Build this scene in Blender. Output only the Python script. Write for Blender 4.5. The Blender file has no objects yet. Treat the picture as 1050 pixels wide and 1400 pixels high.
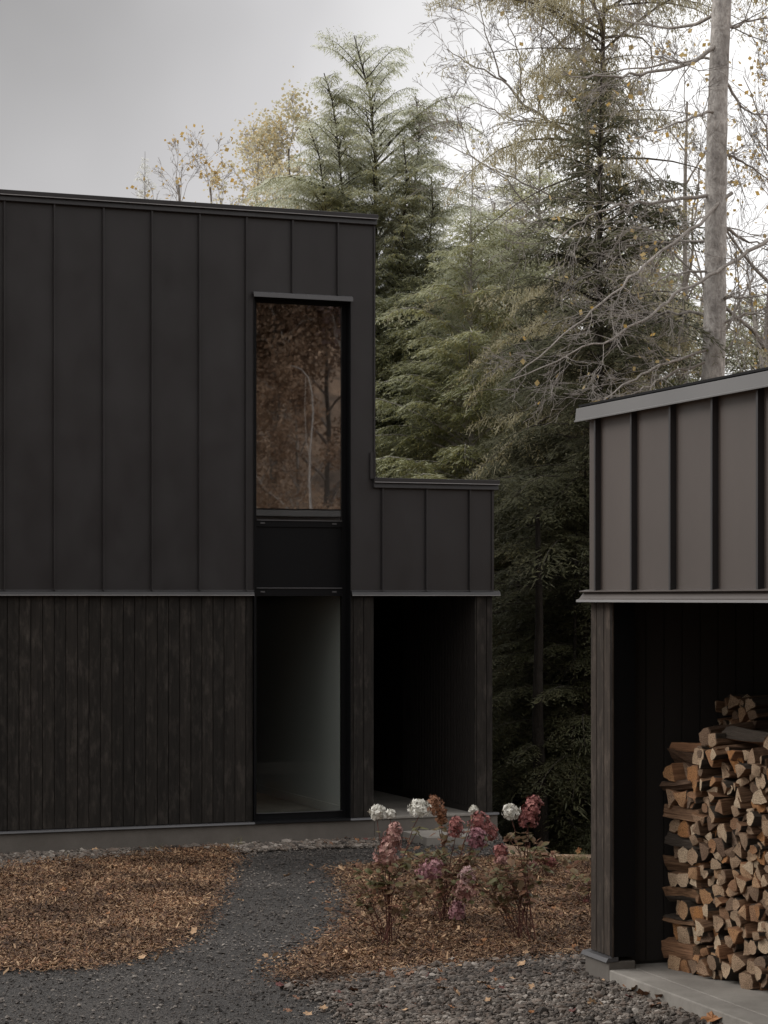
import bpy, math, random
import numpy as np
PI = math.pi
sc = bpy.context.scene
COL = sc.collection
R = math.radians
# ------------------------------------------------------------------ camera
CAMZ = 2.65
FPX = 3000.0
cam = bpy.data.cameras.new('camera')
camo = bpy.data.objects.new('camera', cam); COL.objects.link(camo)
camo.location = (0, 0, CAMZ); camo.rotation_euler = (PI/2, 0, 0)
cam.sensor_fit = 'HORIZONTAL'; cam.sensor_width = 36.0
cam.lens = FPX/1050*36.0
cam.shift_y = (818-700)/1050.0
cam.clip_start = 0.1; cam.clip_end = 2000
sc.camera = camo
sc.render.resolution_x = 768; sc.render.resolution_y = 1024
sc.view_settings.view_transform = 'Standard'; sc.view_settings.look = 'None'
sc.view_settings.exposure = 0.22; sc.view_settings.gamma = 1.0

def at(px, Y, py=None, z=0.0):
    """world point at depth Y seen at pixel column px (and row py)"""
    X = (px-525)/FPX*Y
    if py is None: return (X, Y, z)
    return (X, Y, CAMZ-(py-818)/FPX*Y)
def gnd(px, py):
    Y = CAMZ*FPX/(py-818.0)
    return ((px-525)/FPX*Y, Y)

# ------------------------------------------------------------------ tagging
def tag(o, label=None, cat=None, group=None, kind=None):
    if label: o['label'] = label
    if cat: o['category'] = cat
    if group: o['group'] = group
    if kind: o['kind'] = kind
    return o
def empty(name, loc=(0,0,0), rz=0.0, label=None, cat=None, group=None):
    o = bpy.data.objects.new(name, None); COL.objects.link(o)
    o.location = loc; o.rotation_euler = (0,0,rz); o.empty_display_size = .2
    return tag(o, label, cat, group)
def copy_tree(o, parent=None):
    c = o.copy(); COL.objects.link(c)
    if parent is not None: c.parent = parent
    for ch in list(o.children): copy_tree(ch, c)
    return c

# ------------------------------------------------------------------ mesh helpers
def link(name, me, mats, parent=None):
    for m in (mats if isinstance(mats, (list, tuple)) else [mats]): me.materials.append(m)
    o = bpy.data.objects.new(name, me); COL.objects.link(o)
    if parent is not None: o.parent = parent
    return o
def np_mesh(name, V, F, mats, parent=None, smooth=False, midx=None, rnd=None):
    """F: (m,k) int array, k = 3 or 4"""
    V = np.asarray(V, np.float32).reshape(-1,3); F = np.asarray(F, np.int32)
    me = bpy.data.meshes.new(name)
    me.vertices.add(len(V)); me.vertices.foreach_set('co', V.ravel())
    k = F.shape[1]; m = F.shape[0]
    me.loops.add(m*k); me.loops.foreach_set('vertex_index', F.ravel())
    me.polygons.add(m); me.polygons.foreach_set('loop_start', np.arange(0, m*k, k, dtype=np.int32))
    if midx is not None: me.polygons.foreach_set('material_index', np.asarray(midx, np.int32))
    if rnd is not None:
        a = me.attributes.new('rnd', 'FLOAT', 'FACE'); a.data.foreach_set('value', np.asarray(rnd, np.float32))
    me.update(calc_edges=True)
    me.polygons.foreach_set('use_smooth', np.full(m, smooth, bool))
    return link(name, me, mats, parent)

class MB:
    def __init__(s): s.v=[]; s.f=[]; s.m=[]; s.cur=0
    def box(s, x0,x1,y0,y1,z0,z1):
        b=len(s.v)
        s.v += [(x0,y0,z0),(x1,y0,z0),(x1,y1,z0),(x0,y1,z0),(x0,y0,z1),(x1,y0,z1),(x1,y1,z1),(x0,y1,z1)]
        for q in ((3,2,1,0),(4,5,6,7),(0,1,5,4),(1,2,6,5),(2,3,7,6),(3,0,4,7)):
            s.f.append(tuple(b+i for i in q)); s.m.append(s.cur)
        return s
    def prism(s, pts, axis, a0, a1):
        """2-D polygon pts swept along axis ('x','y','z')"""
        b=len(s.v); n=len(pts)
        def mk(p,a):
            return {'x':(a,p[0],p[1]),'y':(p[0],a,p[1]),'z':(p[0],p[1],a)}[axis]
        s.v += [mk(p,a0) for p in pts]+[mk(p,a1) for p in pts]
        for i in range(n):
            j=(i+1)%n; s.f.append((b+i,b+j,b+n+j,b+n+i)); s.m.append(s.cur)
        s.f.append(tuple(b+i for i in reversed(range(n)))); s.m.append(s.cur)
        s.f.append(tuple(b+n+i for i in range(n))); s.m.append(s.cur)
        return s
    def build(s, name, mats, parent=None, bevel=0.0, smooth=False):
        me = bpy.data.meshes.new(name); me.from_pydata(s.v, [], s.f); me.update()
        me.polygons.foreach_set('material_index', s.m)
        import bmesh
        bm = bmesh.new(); bm.from_mesh(me); bmesh.ops.recalc_face_normals(bm, faces=bm.faces); bm.to_mesh(me); bm.free()
        if smooth: me.polygons.foreach_set('use_smooth', [True]*len(me.polygons))
        o = link(name, me, mats, parent)
        if bevel>0:
            md=o.modifiers.new('bevel','BEVEL'); md.width=bevel; md.segments=2; md.limit_method='ANGLE'
        return o

class Tubes:
    """many tapered polylines gathered into one quad mesh"""
    def __init__(s, sides=5): s.V=[]; s.F=[]; s.n=0; s.k=sides
    def add(s, pts, rad, k=None):
        k = k or s.k
        P=np.asarray(pts,float); n=len(P); r=np.broadcast_to(np.asarray(rad,float),(n,))
        T=np.gradient(P,axis=0); T/= (np.linalg.norm(T,axis=1,keepdims=True)+1e-9)
        ref=np.array([0,0,1.0]) if abs(T[:,2]).mean()<.8 else np.array([1.0,0,0])
        A=np.cross(T,ref); A/=(np.linalg.norm(A,axis=1,keepdims=True)+1e-9); B=np.cross(T,A)
        th=np.arange(k)*2*PI/k
        ring=P[:,None,:]+r[:,None,None]*(A[:,None,:]*np.cos(th)[None,:,None]+B[:,None,:]*np.sin(th)[None,:,None])
        s.V.append(ring.reshape(-1,3))
        i=np.arange(n-1)[:,None]*k; j=np.arange(k)[None,:]; j2=(j+1)%k
        f=np.stack([i+j,i+k+j,i+k+j2,i+j2],-1).reshape(-1,4)+s.n
        s.F.append(f); s.n+=n*k
    def build(s,name,mat,parent=None):
        return np_mesh(name,np.concatenate(s.V),np.concatenate(s.F),mat,parent,smooth=True)

# ------------------------------------------------------------------ materials
MATS={}
def mat(name, base=(.5,.5,.5), rough=.7, spec=.5, metallic=0.0):
    m=bpy.data.materials.new(name); m.use_nodes=True; nt=m.node_tree
    b=nt.nodes['Principled BSDF']
    b.inputs['Base Color'].default_value=(*base,1); b.inputs['Roughness'].default_value=rough
    b.inputs['Metallic'].default_value=metallic; b.inputs['Specular IOR Level'].default_value=spec
    MATS[name]=m
    return m, nt, b
def N(nt, typ, **kw):
    n=nt.nodes.new(typ)
    for k,v in kw.items():
        if k.startswith('i_'): n.inputs[k[2:].replace('_',' ')].default_value=v
        else: setattr(n,k,v)
    return n
def coords(nt, scale=(1,1,1), loc=(0,0,0)):
    tc=N(nt,'ShaderNodeTexCoord'); mp=N(nt,'ShaderNodeMapping')
    mp.inputs['Scale'].default_value=scale; mp.inputs['Location'].default_value=loc
    nt.links.new(tc.outputs['Object'], mp.inputs['Vector']); return mp.outputs['Vector']
def noise(nt, vec, scale, detail=4, rough=.55):
    n=N(nt,'ShaderNodeTexNoise'); n.inputs['Scale'].default_value=scale; n.inputs['Detail'].default_value=detail
    n.inputs['Roughness'].default_value=rough; nt.links.new(vec,n.inputs['Vector']); return n.outputs['Fac']
def ramp(nt, fac, stops):
    r=N(nt,'ShaderNodeValToRGB'); e=r.color_ramp.elements
    while len(e)<len(stops): e.new(.5)
    for i,(p,c) in enumerate(stops):
        e[i].position=p; e[i].color=(*c,1) if len(c)==3 else c
    nt.links.new(fac,r.inputs['Fac']); return r.outputs['Color']
def mix(nt, a, b, fac, mode='MIX'):
    m=N(nt,'ShaderNodeMix',data_type='RGBA',blend_type=mode)
    for sock,val in ((m.inputs[0],fac),(m.inputs[6],a),(m.inputs[7],b)):
        if hasattr(val,'links') or isinstance(val,bpy.types.NodeSocket): nt.links.new(val,sock)
        else: sock.default_value = val if not isinstance(val,tuple) else (*val,1)
    return m.outputs[2]
def bump(nt, b, h, strength=.3, dist=.01):
    n=N(nt,'ShaderNodeBump'); n.inputs['Strength'].default_value=strength; n.inputs['Distance'].default_value=dist
    nt.links.new(h,n.inputs['Height']); nt.links.new(n.outputs['Normal'],b.inputs['Normal']); return n
def objrand(nt): return N(nt,'ShaderNodeObjectInfo').outputs['Random']
def attr(nt,name='rnd'):
    a=N(nt,'ShaderNodeAttribute',attribute_name=name); return a.outputs['Fac']

def metal_mat(name, base, rough):
    m,nt,b=mat(name,base,rough,.45)
    v=coords(nt,(1,1,.5)); n=noise(nt,v,1.1,2); n2=noise(nt,coords(nt,(1,1,.7)),2.3,5,.6)
    d=tuple(c*.88 for c in base); l=tuple(c*1.12 for c in base)
    c1=ramp(nt,n,[(.3,d),(.7,l)])
    c2=mix(nt,c1,tuple(min(1,c*1.3+.002) for c in base),ramp(nt,n2,[(.55,(0,0,0)),(.85,(.22,.22,.22))]))
    nt.links.new(c2,b.inputs['Base Color'])
    nt.links.new(ramp(nt,n2,[(.3,(rough-.06,)*3),(.8,(rough+.12,)*3)]),b.inputs['Roughness'])
    bump(nt,b,n,.35,.02); return m
M_METAL=metal_mat('metal_cladding',(.0165,.0147,.0153),.42)
M_METAL_LIT=metal_mat('metal_shed_lit',(.056,.044,.038),.5)  # house metal again, paler: light from the left put into its colour
M_FLASH=metal_mat('flashing_metal',(.055,.053,.055),.38)
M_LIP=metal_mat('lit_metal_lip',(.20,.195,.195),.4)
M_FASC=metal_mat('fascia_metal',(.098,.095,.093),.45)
M_BLACK,_,_=mat('black_frame',(.004,.004,.0045),.5,.12)
M_DARK,_,_=mat('dark_interior',(.018,.016,.015),.8,.2)
def wood_mat(name, dark, light, pitch, axis=0, rough=.75, knots=True):
    m,nt,b=mat(name,dark,rough,.14)
    tc=N(nt,'ShaderNodeTexCoord'); sx=N(nt,'ShaderNodeSeparateXYZ'); nt.links.new(tc.outputs['Object'],sx.inputs[0])
    dv=N(nt,'ShaderNodeMath',operation='DIVIDE'); nt.links.new(sx.outputs[axis],dv.inputs[0]); dv.inputs[1].default_value=pitch
    fl=N(nt,'ShaderNodeMath',operation='FLOOR'); nt.links.new(dv.outputs[0],fl.inputs[0])
    wn=N(nt,'ShaderNodeTexWhiteNoise',noise_dimensions='1D'); nt.links.new(fl.outputs[0],wn.inputs['W'])
    off=N(nt,'ShaderNodeVectorMath',operation='SCALE'); off.inputs['Scale'].default_value=9.0
    nt.links.new(wn.outputs['Color'],off.inputs[0])
    ad=N(nt,'ShaderNodeVectorMath',operation='ADD'); nt.links.new(tc.outputs['Object'],ad.inputs[0]); nt.links.new(off.outputs[0],ad.inputs[1])
    mp=N(nt,'ShaderNodeMapping'); mp.inputs['Scale'].default_value=(30,30,1.6); nt.links.new(ad.outputs[0],mp.inputs['Vector'])
    g=noise(nt,mp.outputs['Vector'],1.6,6,.65)
    mp2=N(nt,'ShaderNodeMapping'); mp2.inputs['Scale'].default_value=(9,9,3.0); nt.links.new(ad.outputs[0],mp2.inputs['Vector'])
    g2=noise(nt,mp2.outputs['Vector'],1.6,6,.75)
    c=ramp(nt,g,[(.25,dark),(.75,light)])
    c=mix(nt,c,tuple(x*1.9 for x in light),ramp(nt,g2,[(.50,(0,0,0)),(.68,(.8,.8,.8))]))
    tint=ramp(nt,wn.outputs['Value'],[(0,(.78,.78,.78)),(1,(1.15,1.13,1.12))])
    c=mix(nt,c,tint,1.0,'MULTIPLY')
    if knots:
        vo=N(nt,'ShaderNodeTexVoronoi'); vo.inputs['Scale'].default_value=1.0
        mp3=N(nt,'ShaderNodeMapping'); mp3.inputs['Scale'].default_value=(9,9,3.2); nt.links.new(ad.outputs[0],mp3.inputs['Vector'])
        nt.links.new(mp3.outputs['Vector'],vo.inputs['Vector'])
        k=ramp(nt,vo.outputs['Distance'],[(.0,(.30,.30,.30)),(.06,(.34,.34,.34)),(.20,(0,0,0))])
        c=mix(nt,c,tuple(x*3.6 for x in light),mix(nt,k,g,1.0,'MULTIPLY'))
    nt.links.new(c,b.inputs['Base Color']); bump(nt,b,g,.5,.004); return m
M_WOOD=wood_mat('stained_boards',(.0085,.0074,.0064),(.025,.0215,.0185),.122)
M_WOOD_S=wood_mat('stained_boards_shed',(.020,.0155,.0125),(.042,.033,.0265),.108)
M_WOODIN,_,_=mat('black_boards',(.022,.019,.017),.8,.15)
def concrete_mat(name, a, b_, rough=.85):
    m,nt,b=mat(name,a,rough,.3)
    v=coords(nt); n=noise(nt,v,2.2,8,.65); n2=noise(nt,v,40,3)
    c=ramp(nt,n,[(.3,a),(.72,b_)]); c=mix(nt,c,(.9,.9,.9),.12,'MULTIPLY')
    vo=N(nt,'ShaderNodeTexVoronoi'); vo.inputs['Scale'].default_value=38; nt.links.new(v,vo.inputs['Vector'])
    c=mix(nt,c,tuple(x*.35 for x in a),ramp(nt,vo.outputs['Distance'],[(.0,(.8,.8,.8)),(.13,(0,0,0))]))
    nt.links.new(c,b.inputs['Base Color']); bump(nt,b,n2,.35,.004); return m
M_CONC=concrete_mat('concrete_slab',(.12,.108,.094),(.24,.22,.195))
M_FOUND=concrete_mat('concrete_foundation',(.08,.07,.06),(.12,.106,.093))
M_PAINT,_,_=mat('interior_paint',(.38,.375,.355),.7,.3)
M_RUST,_,_=mat('clay_pipe',(.25,.14,.09),.8)

def glass_mat(name, refl, tint=(.9,.92,.92)):
    m=bpy.data.materials.new(name); m.use_nodes=True; nt=m.node_tree; nt.nodes.clear()
    out=N(nt,'ShaderNodeOutputMaterial'); tr=N(nt,'ShaderNodeBsdfTransparent'); gl=N(nt,'ShaderNodeBsdfGlossy')
    tr.inputs['Color'].default_value=(*tint,1); gl.inputs['Roughness'].default_value=.012; gl.inputs['Color'].default_value=(.95,.95,.95,1)
    lw=N(nt,'ShaderNodeLayerWeight'); lw.inputs['Blend'].default_value=.5
    pw=N(nt,'ShaderNodeMath',operation='POWER'); nt.links.new(lw.outputs['Facing'],pw.inputs[0]); pw.inputs[1].default_value=5
    fr=N(nt,'ShaderNodeMath',operation='MULTIPLY_ADD'); nt.links.new(pw.outputs[0],fr.inputs[0]); fr.inputs[1].default_value=1-refl; fr.inputs[2].default_value=refl
    v=coords(nt,(1,1,.8)); n=noise(nt,v,1.6,2); bp=N(nt,'ShaderNodeBump'); bp.inputs['Strength'].default_value=.012; bp.inputs['Distance'].default_value=.02
    nt.links.new(n,bp.inputs['Height']); nt.links.new(bp.outputs['Normal'],gl.inputs['Normal'])
    ms=N(nt,'ShaderNodeMixShader'); nt.links.new(fr.outputs[0],ms.inputs[0]); nt.links.new(tr.outputs[0],ms.inputs[1]); nt.links.new(gl.outputs[0],ms.inputs[2])
    nt.links.new(ms.outputs[0],out.inputs[0]); return m
M_GLASS_UP=glass_mat('coated_glass',.27,(.62,.62,.63))
M_GLASS_LO=glass_mat('clear_glass',.028,(.93,.95,.94))

def foliage_mat(name, cols, back=None, trans=.35, rough=.6, nscale=.55, backf=.6):
    """cols: list of 3-4 leaf colours spread by noise and per-face random"""
    m=bpy.data.materials.new(name); m.use_nodes=True; nt=m.node_tree; b=nt.nodes['Principled BSDF']
    v=coords(nt); n=noise(nt,v,nscale,5,.7)
    rn=attr(nt)
    s=N(nt,'ShaderNodeMath',operation='MULTIPLY_ADD'); nt.links.new(rn,s.inputs[0]); s.inputs[1].default_value=.45
    n1=N(nt,'ShaderNodeMath',operation='MULTIPLY_ADD'); nt.links.new(n,n1.inputs[0]); n1.inputs[1].default_value=1.5; n1.inputs[2].default_value=-.48
    nt.links.new(n1.outputs[0],s.inputs[2])
    k=len(cols); c=ramp(nt,s.outputs[0],[(i/(k-1),cols[i]) for i in range(k)])
    if back:
        g=N(nt,'ShaderNodeNewGeometry'); f=N(nt,'ShaderNodeMath',operation='MULTIPLY'); f.inputs[1].default_value=backf
        nt.links.new(g.outputs['Backfacing'],f.inputs[0]); c=mix(nt,c,back,f.outputs[0])
    nt.links.new(c,b.inputs['Base Color']); b.inputs['Roughness'].default_value=rough; b.inputs['Specular IOR Level'].default_value=.3
    tr=N(nt,'ShaderNodeBsdfTranslucent'); nt.links.new(c,tr.inputs['Color'])
    ms=N(nt,'ShaderNodeMixShader'); ms.inputs[0].default_value=trans
    out=nt.nodes['Material Output']; nt.links.new(b.outputs[0],ms.inputs[1]); nt.links.new(tr.outputs[0],ms.inputs[2]); nt.links.new(ms.outputs[0],out.inputs[0])
    return m
M_HEM=foliage_mat('hemlock_needles',[(.13,.142,.075),(.26,.268,.14),(.38,.375,.21),(.48,.40,.17)],(.68,.70,.62),.6)
M_HEM_SHADE=foliage_mat('hemlock_needles_shaded',[(.026,.030,.014),(.066,.066,.031),(.13,.12,.058)],(.22,.22,.16),.42)  # hemlock needles darkened, shade of the woods put into the colour
M_HEMM=foliage_mat('hemlock_needles_mid',[(.080,.088,.036),(.19,.20,.080),(.32,.31,.135),(.42,.34,.13)],(.54,.55,.43),.58)
M_SPR=foliage_mat('spruce_needles',[(.13,.115,.065),(.26,.23,.12),(.38,.33,.17),(.36,.27,.19)],(.5,.47,.37),.5)
M_HAZED=foliage_mat('hazed_needles',[(.36,.38,.34),(.52,.53,.48),(.62,.62,.56)],(.75,.75,.70),.6)  # distance haze put into a paler needle colour
M_YEL=foliage_mat('autumn_leaves_yellow',[(.26,.20,.09),(.42,.29,.10),(.55,.34,.08)],(.48,.38,.2),.5)
M_OCH=foliage_mat('autumn_leaves_ochre',[(.30,.30,.19),(.44,.41,.27),(.55,.42,.20),(.46,.46,.34)],(.55,.55,.45),.55)
M_ORG=foliage_mat('autumn_leaves_orange',[(.15,.11,.08),(.30,.20,.135),(.44,.33,.235)],None,.5)
M_RED=foliage_mat('autumn_leaves_red',[(.08,.058,.054),(.16,.105,.092),(.24,.18,.155)],None,.5)
M_SHRUB=foliage_mat('hydrangea_leaves',[(.13,.040,.03),(.15,.070,.036),(.09,.085,.032),(.14,.135,.055)],(.16,.12,.08),.3,nscale=3.5)
def bark_mat(name,a,b_,sc_=(14,14,3)):
    m,nt,b=mat(name,a,.9,.15); v=coords(nt,sc_); n=noise(nt,v,2.0,7,.7); n2=noise(nt,coords(nt),1.2,3)
    c=ramp(nt,n,[(.3,a),(.7,b_)]); c=mix(nt,c,ramp(nt,n2,[(.3,(.7,.7,.7)),(.7,(1.15,1.15,1.15))]),1.0,'MULTIPLY')
    nt.links.new(c,b.inputs['Base Color']); bump(nt,b,n,1.0,.045); return m
M_BARK=bark_mat('bark_dark',(.045,.038,.032),(.11,.095,.08))
M_BARKP=bark_mat('bark_pale_grey',(.22,.20,.185),(.60,.565,.53),(9,9,5))
M_BARKM=bark_mat('bark_mid_grey',(.12,.105,.09),(.24,.215,.19))
M_TWIG=bark_mat('twigs_grey',(.26,.235,.21),(.46,.42,.385))
M_BIRCH=bark_mat('bark_birch',(.42,.40,.37),(.65,.63,.6),(5,5,20))

# ------------------------------------------------------------------ terrain
def sig(x): return 1/(1+np.exp(-np.clip(x,-40,40)))
def terrain(x,y):
    x=np.asarray(x,float); y=np.asarray(y,float)
    edge=22.6+9.5*sig((1.2-x)/.12)
    d=np.clip(y-edge,0,None)
    z=-np.minimum(.42*d*d/(d+1.2), 6.0)
    z=z+ 1.05*np.clip((9.5-y)/8.5,0,1)**1.3
    back=np.clip(-3-y,0,None); rise=.5*back*back/(back+4)
    z=z+np.minimum(rise,30)*(.06+.94*sig((x-1)/3))
    return z
def gz(x,y): return float(terrain(x,y))
def sheet(name, xs, ys, m, dz=0.0):
    X,Y=np.meshgrid(xs,ys); Z=terrain(X,Y)+dz
    V=np.stack([X,Y,Z],-1).reshape(-1,3); nx=len(xs); ny=len(ys)
    i=np.arange(ny-1)[:,None]*nx+np.arange(nx-1)[None,:]
    F=np.stack([i,i+1,i+1+nx,i+nx],-1).reshape(-1,4)
    return np_mesh(name,V,F,m,smooth=True)
def ground_mat():
    m,nt,b=mat('leaf_litter_ground',(.1,.07,.05),.95,.1)
    v=coords(nt); n=noise(nt,v,.35,6,.7); n2=noise(nt,v,14,6,.7)
    c=ramp(nt,n2,[(.3,(.05,.042,.036)),(.46,(.19,.145,.11)),(.58,(.38,.31,.24)),(.72,(.14,.12,.10))])
    c=mix(nt,c,ramp(nt,n,[(.35,(.35,.33,.33)),(.65,(1.35,1.15,1.0))]),1.0,'MULTIPLY')
    nt.links.new(c,b.inputs['Base Color']); bump(nt,b,n2,1,.05); return m
def gravel_mat(name, cols, scale):
    m,nt,b=mat(name,cols[1],.85,.3)
    v=coords(nt); vo=N(nt,'ShaderNodeTexVoronoi'); vo.inputs['Scale'].default_value=scale; nt.links.new(v,vo.inputs['Vector'])
    hs=N(nt,'ShaderNodeSeparateColor'); nt.links.new(vo.outputs['Color'],hs.inputs[0])
    c=ramp(nt,hs.outputs[0],[(i/(len(cols)-1),cols[i]) for i in range(len(cols))])
    n=noise(nt,v,.9,5,.65); c=mix(nt,c,ramp(nt,n,[(.3,(.7,.7,.7)),(.7,(1.25,1.22,1.2))]),1.0,'MULTIPLY')
    c=mix(nt,c,(.15,.15,.15),ramp(nt,vo.outputs['Distance'],[(.3,(0,0,0)),(.6,(.8,.8,.8))]),'MULTIPLY')
    nt.links.new(c,b.inputs['Base Color'])
    inv=N(nt,'ShaderNodeMath',operation='SUBTRACT'); inv.inputs[0].default_value=1; nt.links.new(vo.outputs['Distance'],inv.inputs[1])
    bump(nt,b,inv.outputs[0],1,.012); return m
M_GROUND=ground_mat()
M_PATH=gravel_mat('path_gravel',[(.025,.022,.020),(.060,.053,.048),(.10,.09,.08)],75)
M_PEB=gravel_mat('pebble_bed',[(.02,.019,.018),(.05,.045,.04),(.08,.07,.06)],45)
M_MULCH=gravel_mat('mulch_soil',[(.02,.012,.008),(.06,.034,.019),(.11,.065,.036)],50)
def pieces_mat(name, cols, rough=.8, nscale=.8):
    m,nt,b=mat(name,cols[0],rough,.3)
    c=ramp(nt,attr(nt),[(i/(len(cols)-1),cols[i]) for i in range(len(cols))])
    v=coords(nt); n=noise(nt,v,nscale,4,.65); c=mix(nt,c,ramp(nt,n,[(.34,(.40,.36,.34)),(.66,(1.35,1.32,1.3))]),1.0,'MULTIPLY')
    nt.links.new(c,b.inputs['Base Color']); return m
M_STONES=pieces_mat('pebble_stones',[(.034,.029,.025),(.078,.067,.057),(.125,.110,.095),(.10,.076,.060),(.25,.23,.205)])
M_CHIPSTONE=pieces_mat('path_stones',[(.026,.023,.021),(.056,.050,.046),(.092,.083,.075),(.19,.17,.15)])
M_CHIPS=pieces_mat('wood_chips',[(.020,.010,.007),(.092,.048,.026),(.19,.105,.053),(.36,.245,.145),(.055,.028,.018),(.165,.074,.034)],nscale=1.3)

gx=np.unique(np.concatenate([np.arange(-300,-30,15),np.arange(-30,-6,1.5),np.arange(-6,8,.25),np.arange(8,40,1.5),np.arange(40,301,15)]))
gy=np.unique(np.concatenate([np.arange(-200,-30,10),np.arange(-30,10,1.0),np.arange(10,34,.25),np.arange(34,70,2),np.arange(70,401,15)]))
tag(sheet('ground',gx,gy,M_GROUND),kind='structure')

def poly_sheet(name, pts, m, dz):
    """flat irregular ground sheet on z = dz"""
    V=[(x,y,dz) for x,y in pts]; me=bpy.data.meshes.new(name); me.from_pydata(V,[],[tuple(range(len(V)))]); me.update()
    if me.polygons[0].normal.z<0:
        me.flip_normals()
    return tag(link(name,me,m),kind='structure')
def inside(pts, X, Y):
    P=np.array(pts); n=len(P); c=np.zeros(X.shape,bool)
    for i in range(n):
        x0,y0=P[i]; x1,y1=P[(i+1)%n]
        if y0==y1: continue
        t=((y0>Y)!=(y1>Y)) & (X<(x1-x0)*(Y-y0)/(y1-y0)+x0); c^=t
    return c
# outlines of the ground areas, on z = 0
path_poly=[(-7,9.6),(7,9.6),(7,22.3),(1.3,22.3),(1.3,25),(-7,25)]
poly_sheet('path',path_poly,M_PATH,.006)
bedL=[gnd(*p) for p in [(-90,1192),(0,1187),(120,1178),(220,1169),(305,1163),(300,1176),(286,1194),(278,1212),(270,1240),(245,1272),(215,1296),(160,1314),(90,1326),(0,1326),(-90,1328)]]
bedR=[gnd(*p) for p in [(474,1192),(525,1186),(600,1180),(700,1178),(770,1180),(850,1186),(850,1296),(800,1304),(700,1314),(600,1322),(520,1334),(455,1344),(398,1345),(430,1312),(478,1284),(500,1258),(500,1232),(488,1208)]]
poly_sheet('mulch_bed',bedL,M_MULCH,.014)
poly_sheet('mulch_bed',bedR,M_MULCH,.014)
pebA=[gnd(*p) for p in [(395,1350),(455,1347),(520,1337),(600,1325),(700,1317),(800,1307),(840,1300),(1100,1400),(1250,1480),(560,1480),(500,1420),(470,1380)]]
poly_sheet('pebble_area',pebA,M_PEB,.010)

# ------------------------------------------------------------------ loose stuff
def stones(name, n, poly, size, m, seed, sub=1, z0=.0, edge=.0, flat=.6, xr=None, layers=1):
    rng=np.random.default_rng(seed); P=np.array(poly)
    x0,y0=P.min(0)-edge; x1,y1=P.max(0)+edge
    X=rng.uniform(x0,x1,n*3); Y=rng.uniform(y0,y1,n*3)
    if edge>0:
        jx=rng.normal(0,edge,n*3); jy=rng.normal(0,edge,n*3); k=inside(poly,X+jx,Y+jy)
    else: k=inside(poly,X,Y)
    vis=np.abs(X/np.maximum(Y,1))<.19
    k&=vis
    X=X[k][:n]; Y=Y[k][:n]; n=len(X)
    if sub==1:   # octahedron-like pebble with 6+8 verts
        t=(1+5**.5)/2
        B=np.array([(-1,t,0),(1,t,0),(-1,-t,0),(1,-t,0),(0,-1,t),(0,1,t),(0,-1,-t),(0,1,-t),(t,0,-1),(t,0,1),(-t,0,-1),(-t,0,1)],float)/1.9
        Fb=np.array([(0,11,5),(0,5,1),(0,1,7),(0,7,10),(0,10,11),(1,5,9),(5,11,4),(11,10,2),(10,7,6),(7,1,8),(3,9,4),(3,4,2),(3,2,6),(3,6,8),(3,8,9),(4,9,5),(2,4,11),(6,2,10),(8,6,7),(9,8,1)])
    else:
        B=np.array([(1,0,0),(-1,0,0),(0,1,0),(0,-1,0),(0,0,1),(0,0,-1)],float)
        Fb=np.array([(0,2,4),(2,1,4),(1,3,4),(3,0,4),(2,0,5),(1,2,5),(3,1,5),(0,3,5)])
    s=size*rng.lognormal(0,.38,n); V=B[None]*(1+rng.uniform(-.28,.28,(n,len(B),3)))
    asp=np.stack([rng.uniform(.7,1.3,n),rng.uniform(.6,1,n),rng.uniform(.35,.8,n)*flat/.6],-1)
    V=V*asp[:,None]*s[:,None,None]*.5
    a=rng.uniform(0,2*PI,n); tl=rng.normal(0,.35,n)
    ca,sa,ct,st=np.cos(a),np.sin(a),np.cos(tl),np.sin(tl)
    x=V[...,0]; y=V[...,1]*ct[:,None]-V[...,2]*st[:,None]; z=V[...,1]*st[:,None]+V[...,2]*ct[:,None]
    V=np.stack([x*ca[:,None]-y*sa[:,None],x*sa[:,None]+y*ca[:,None],z],-1)
    Z=z0+s*.12+rng.uniform(0,.012*layers,n)+np.maximum(terrain(X,Y),-.5)*0
    V+=np.stack([X,Y,Z],-1)[:,None]
    F=Fb[None]+ (np.arange(n)*len(B))[:,None,None]
    return np_mesh(name,V.reshape(-1,3),F.reshape(-1,3),m,rnd=np.repeat(rng.uniform(0,1,n),len(Fb)),smooth=False)
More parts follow.
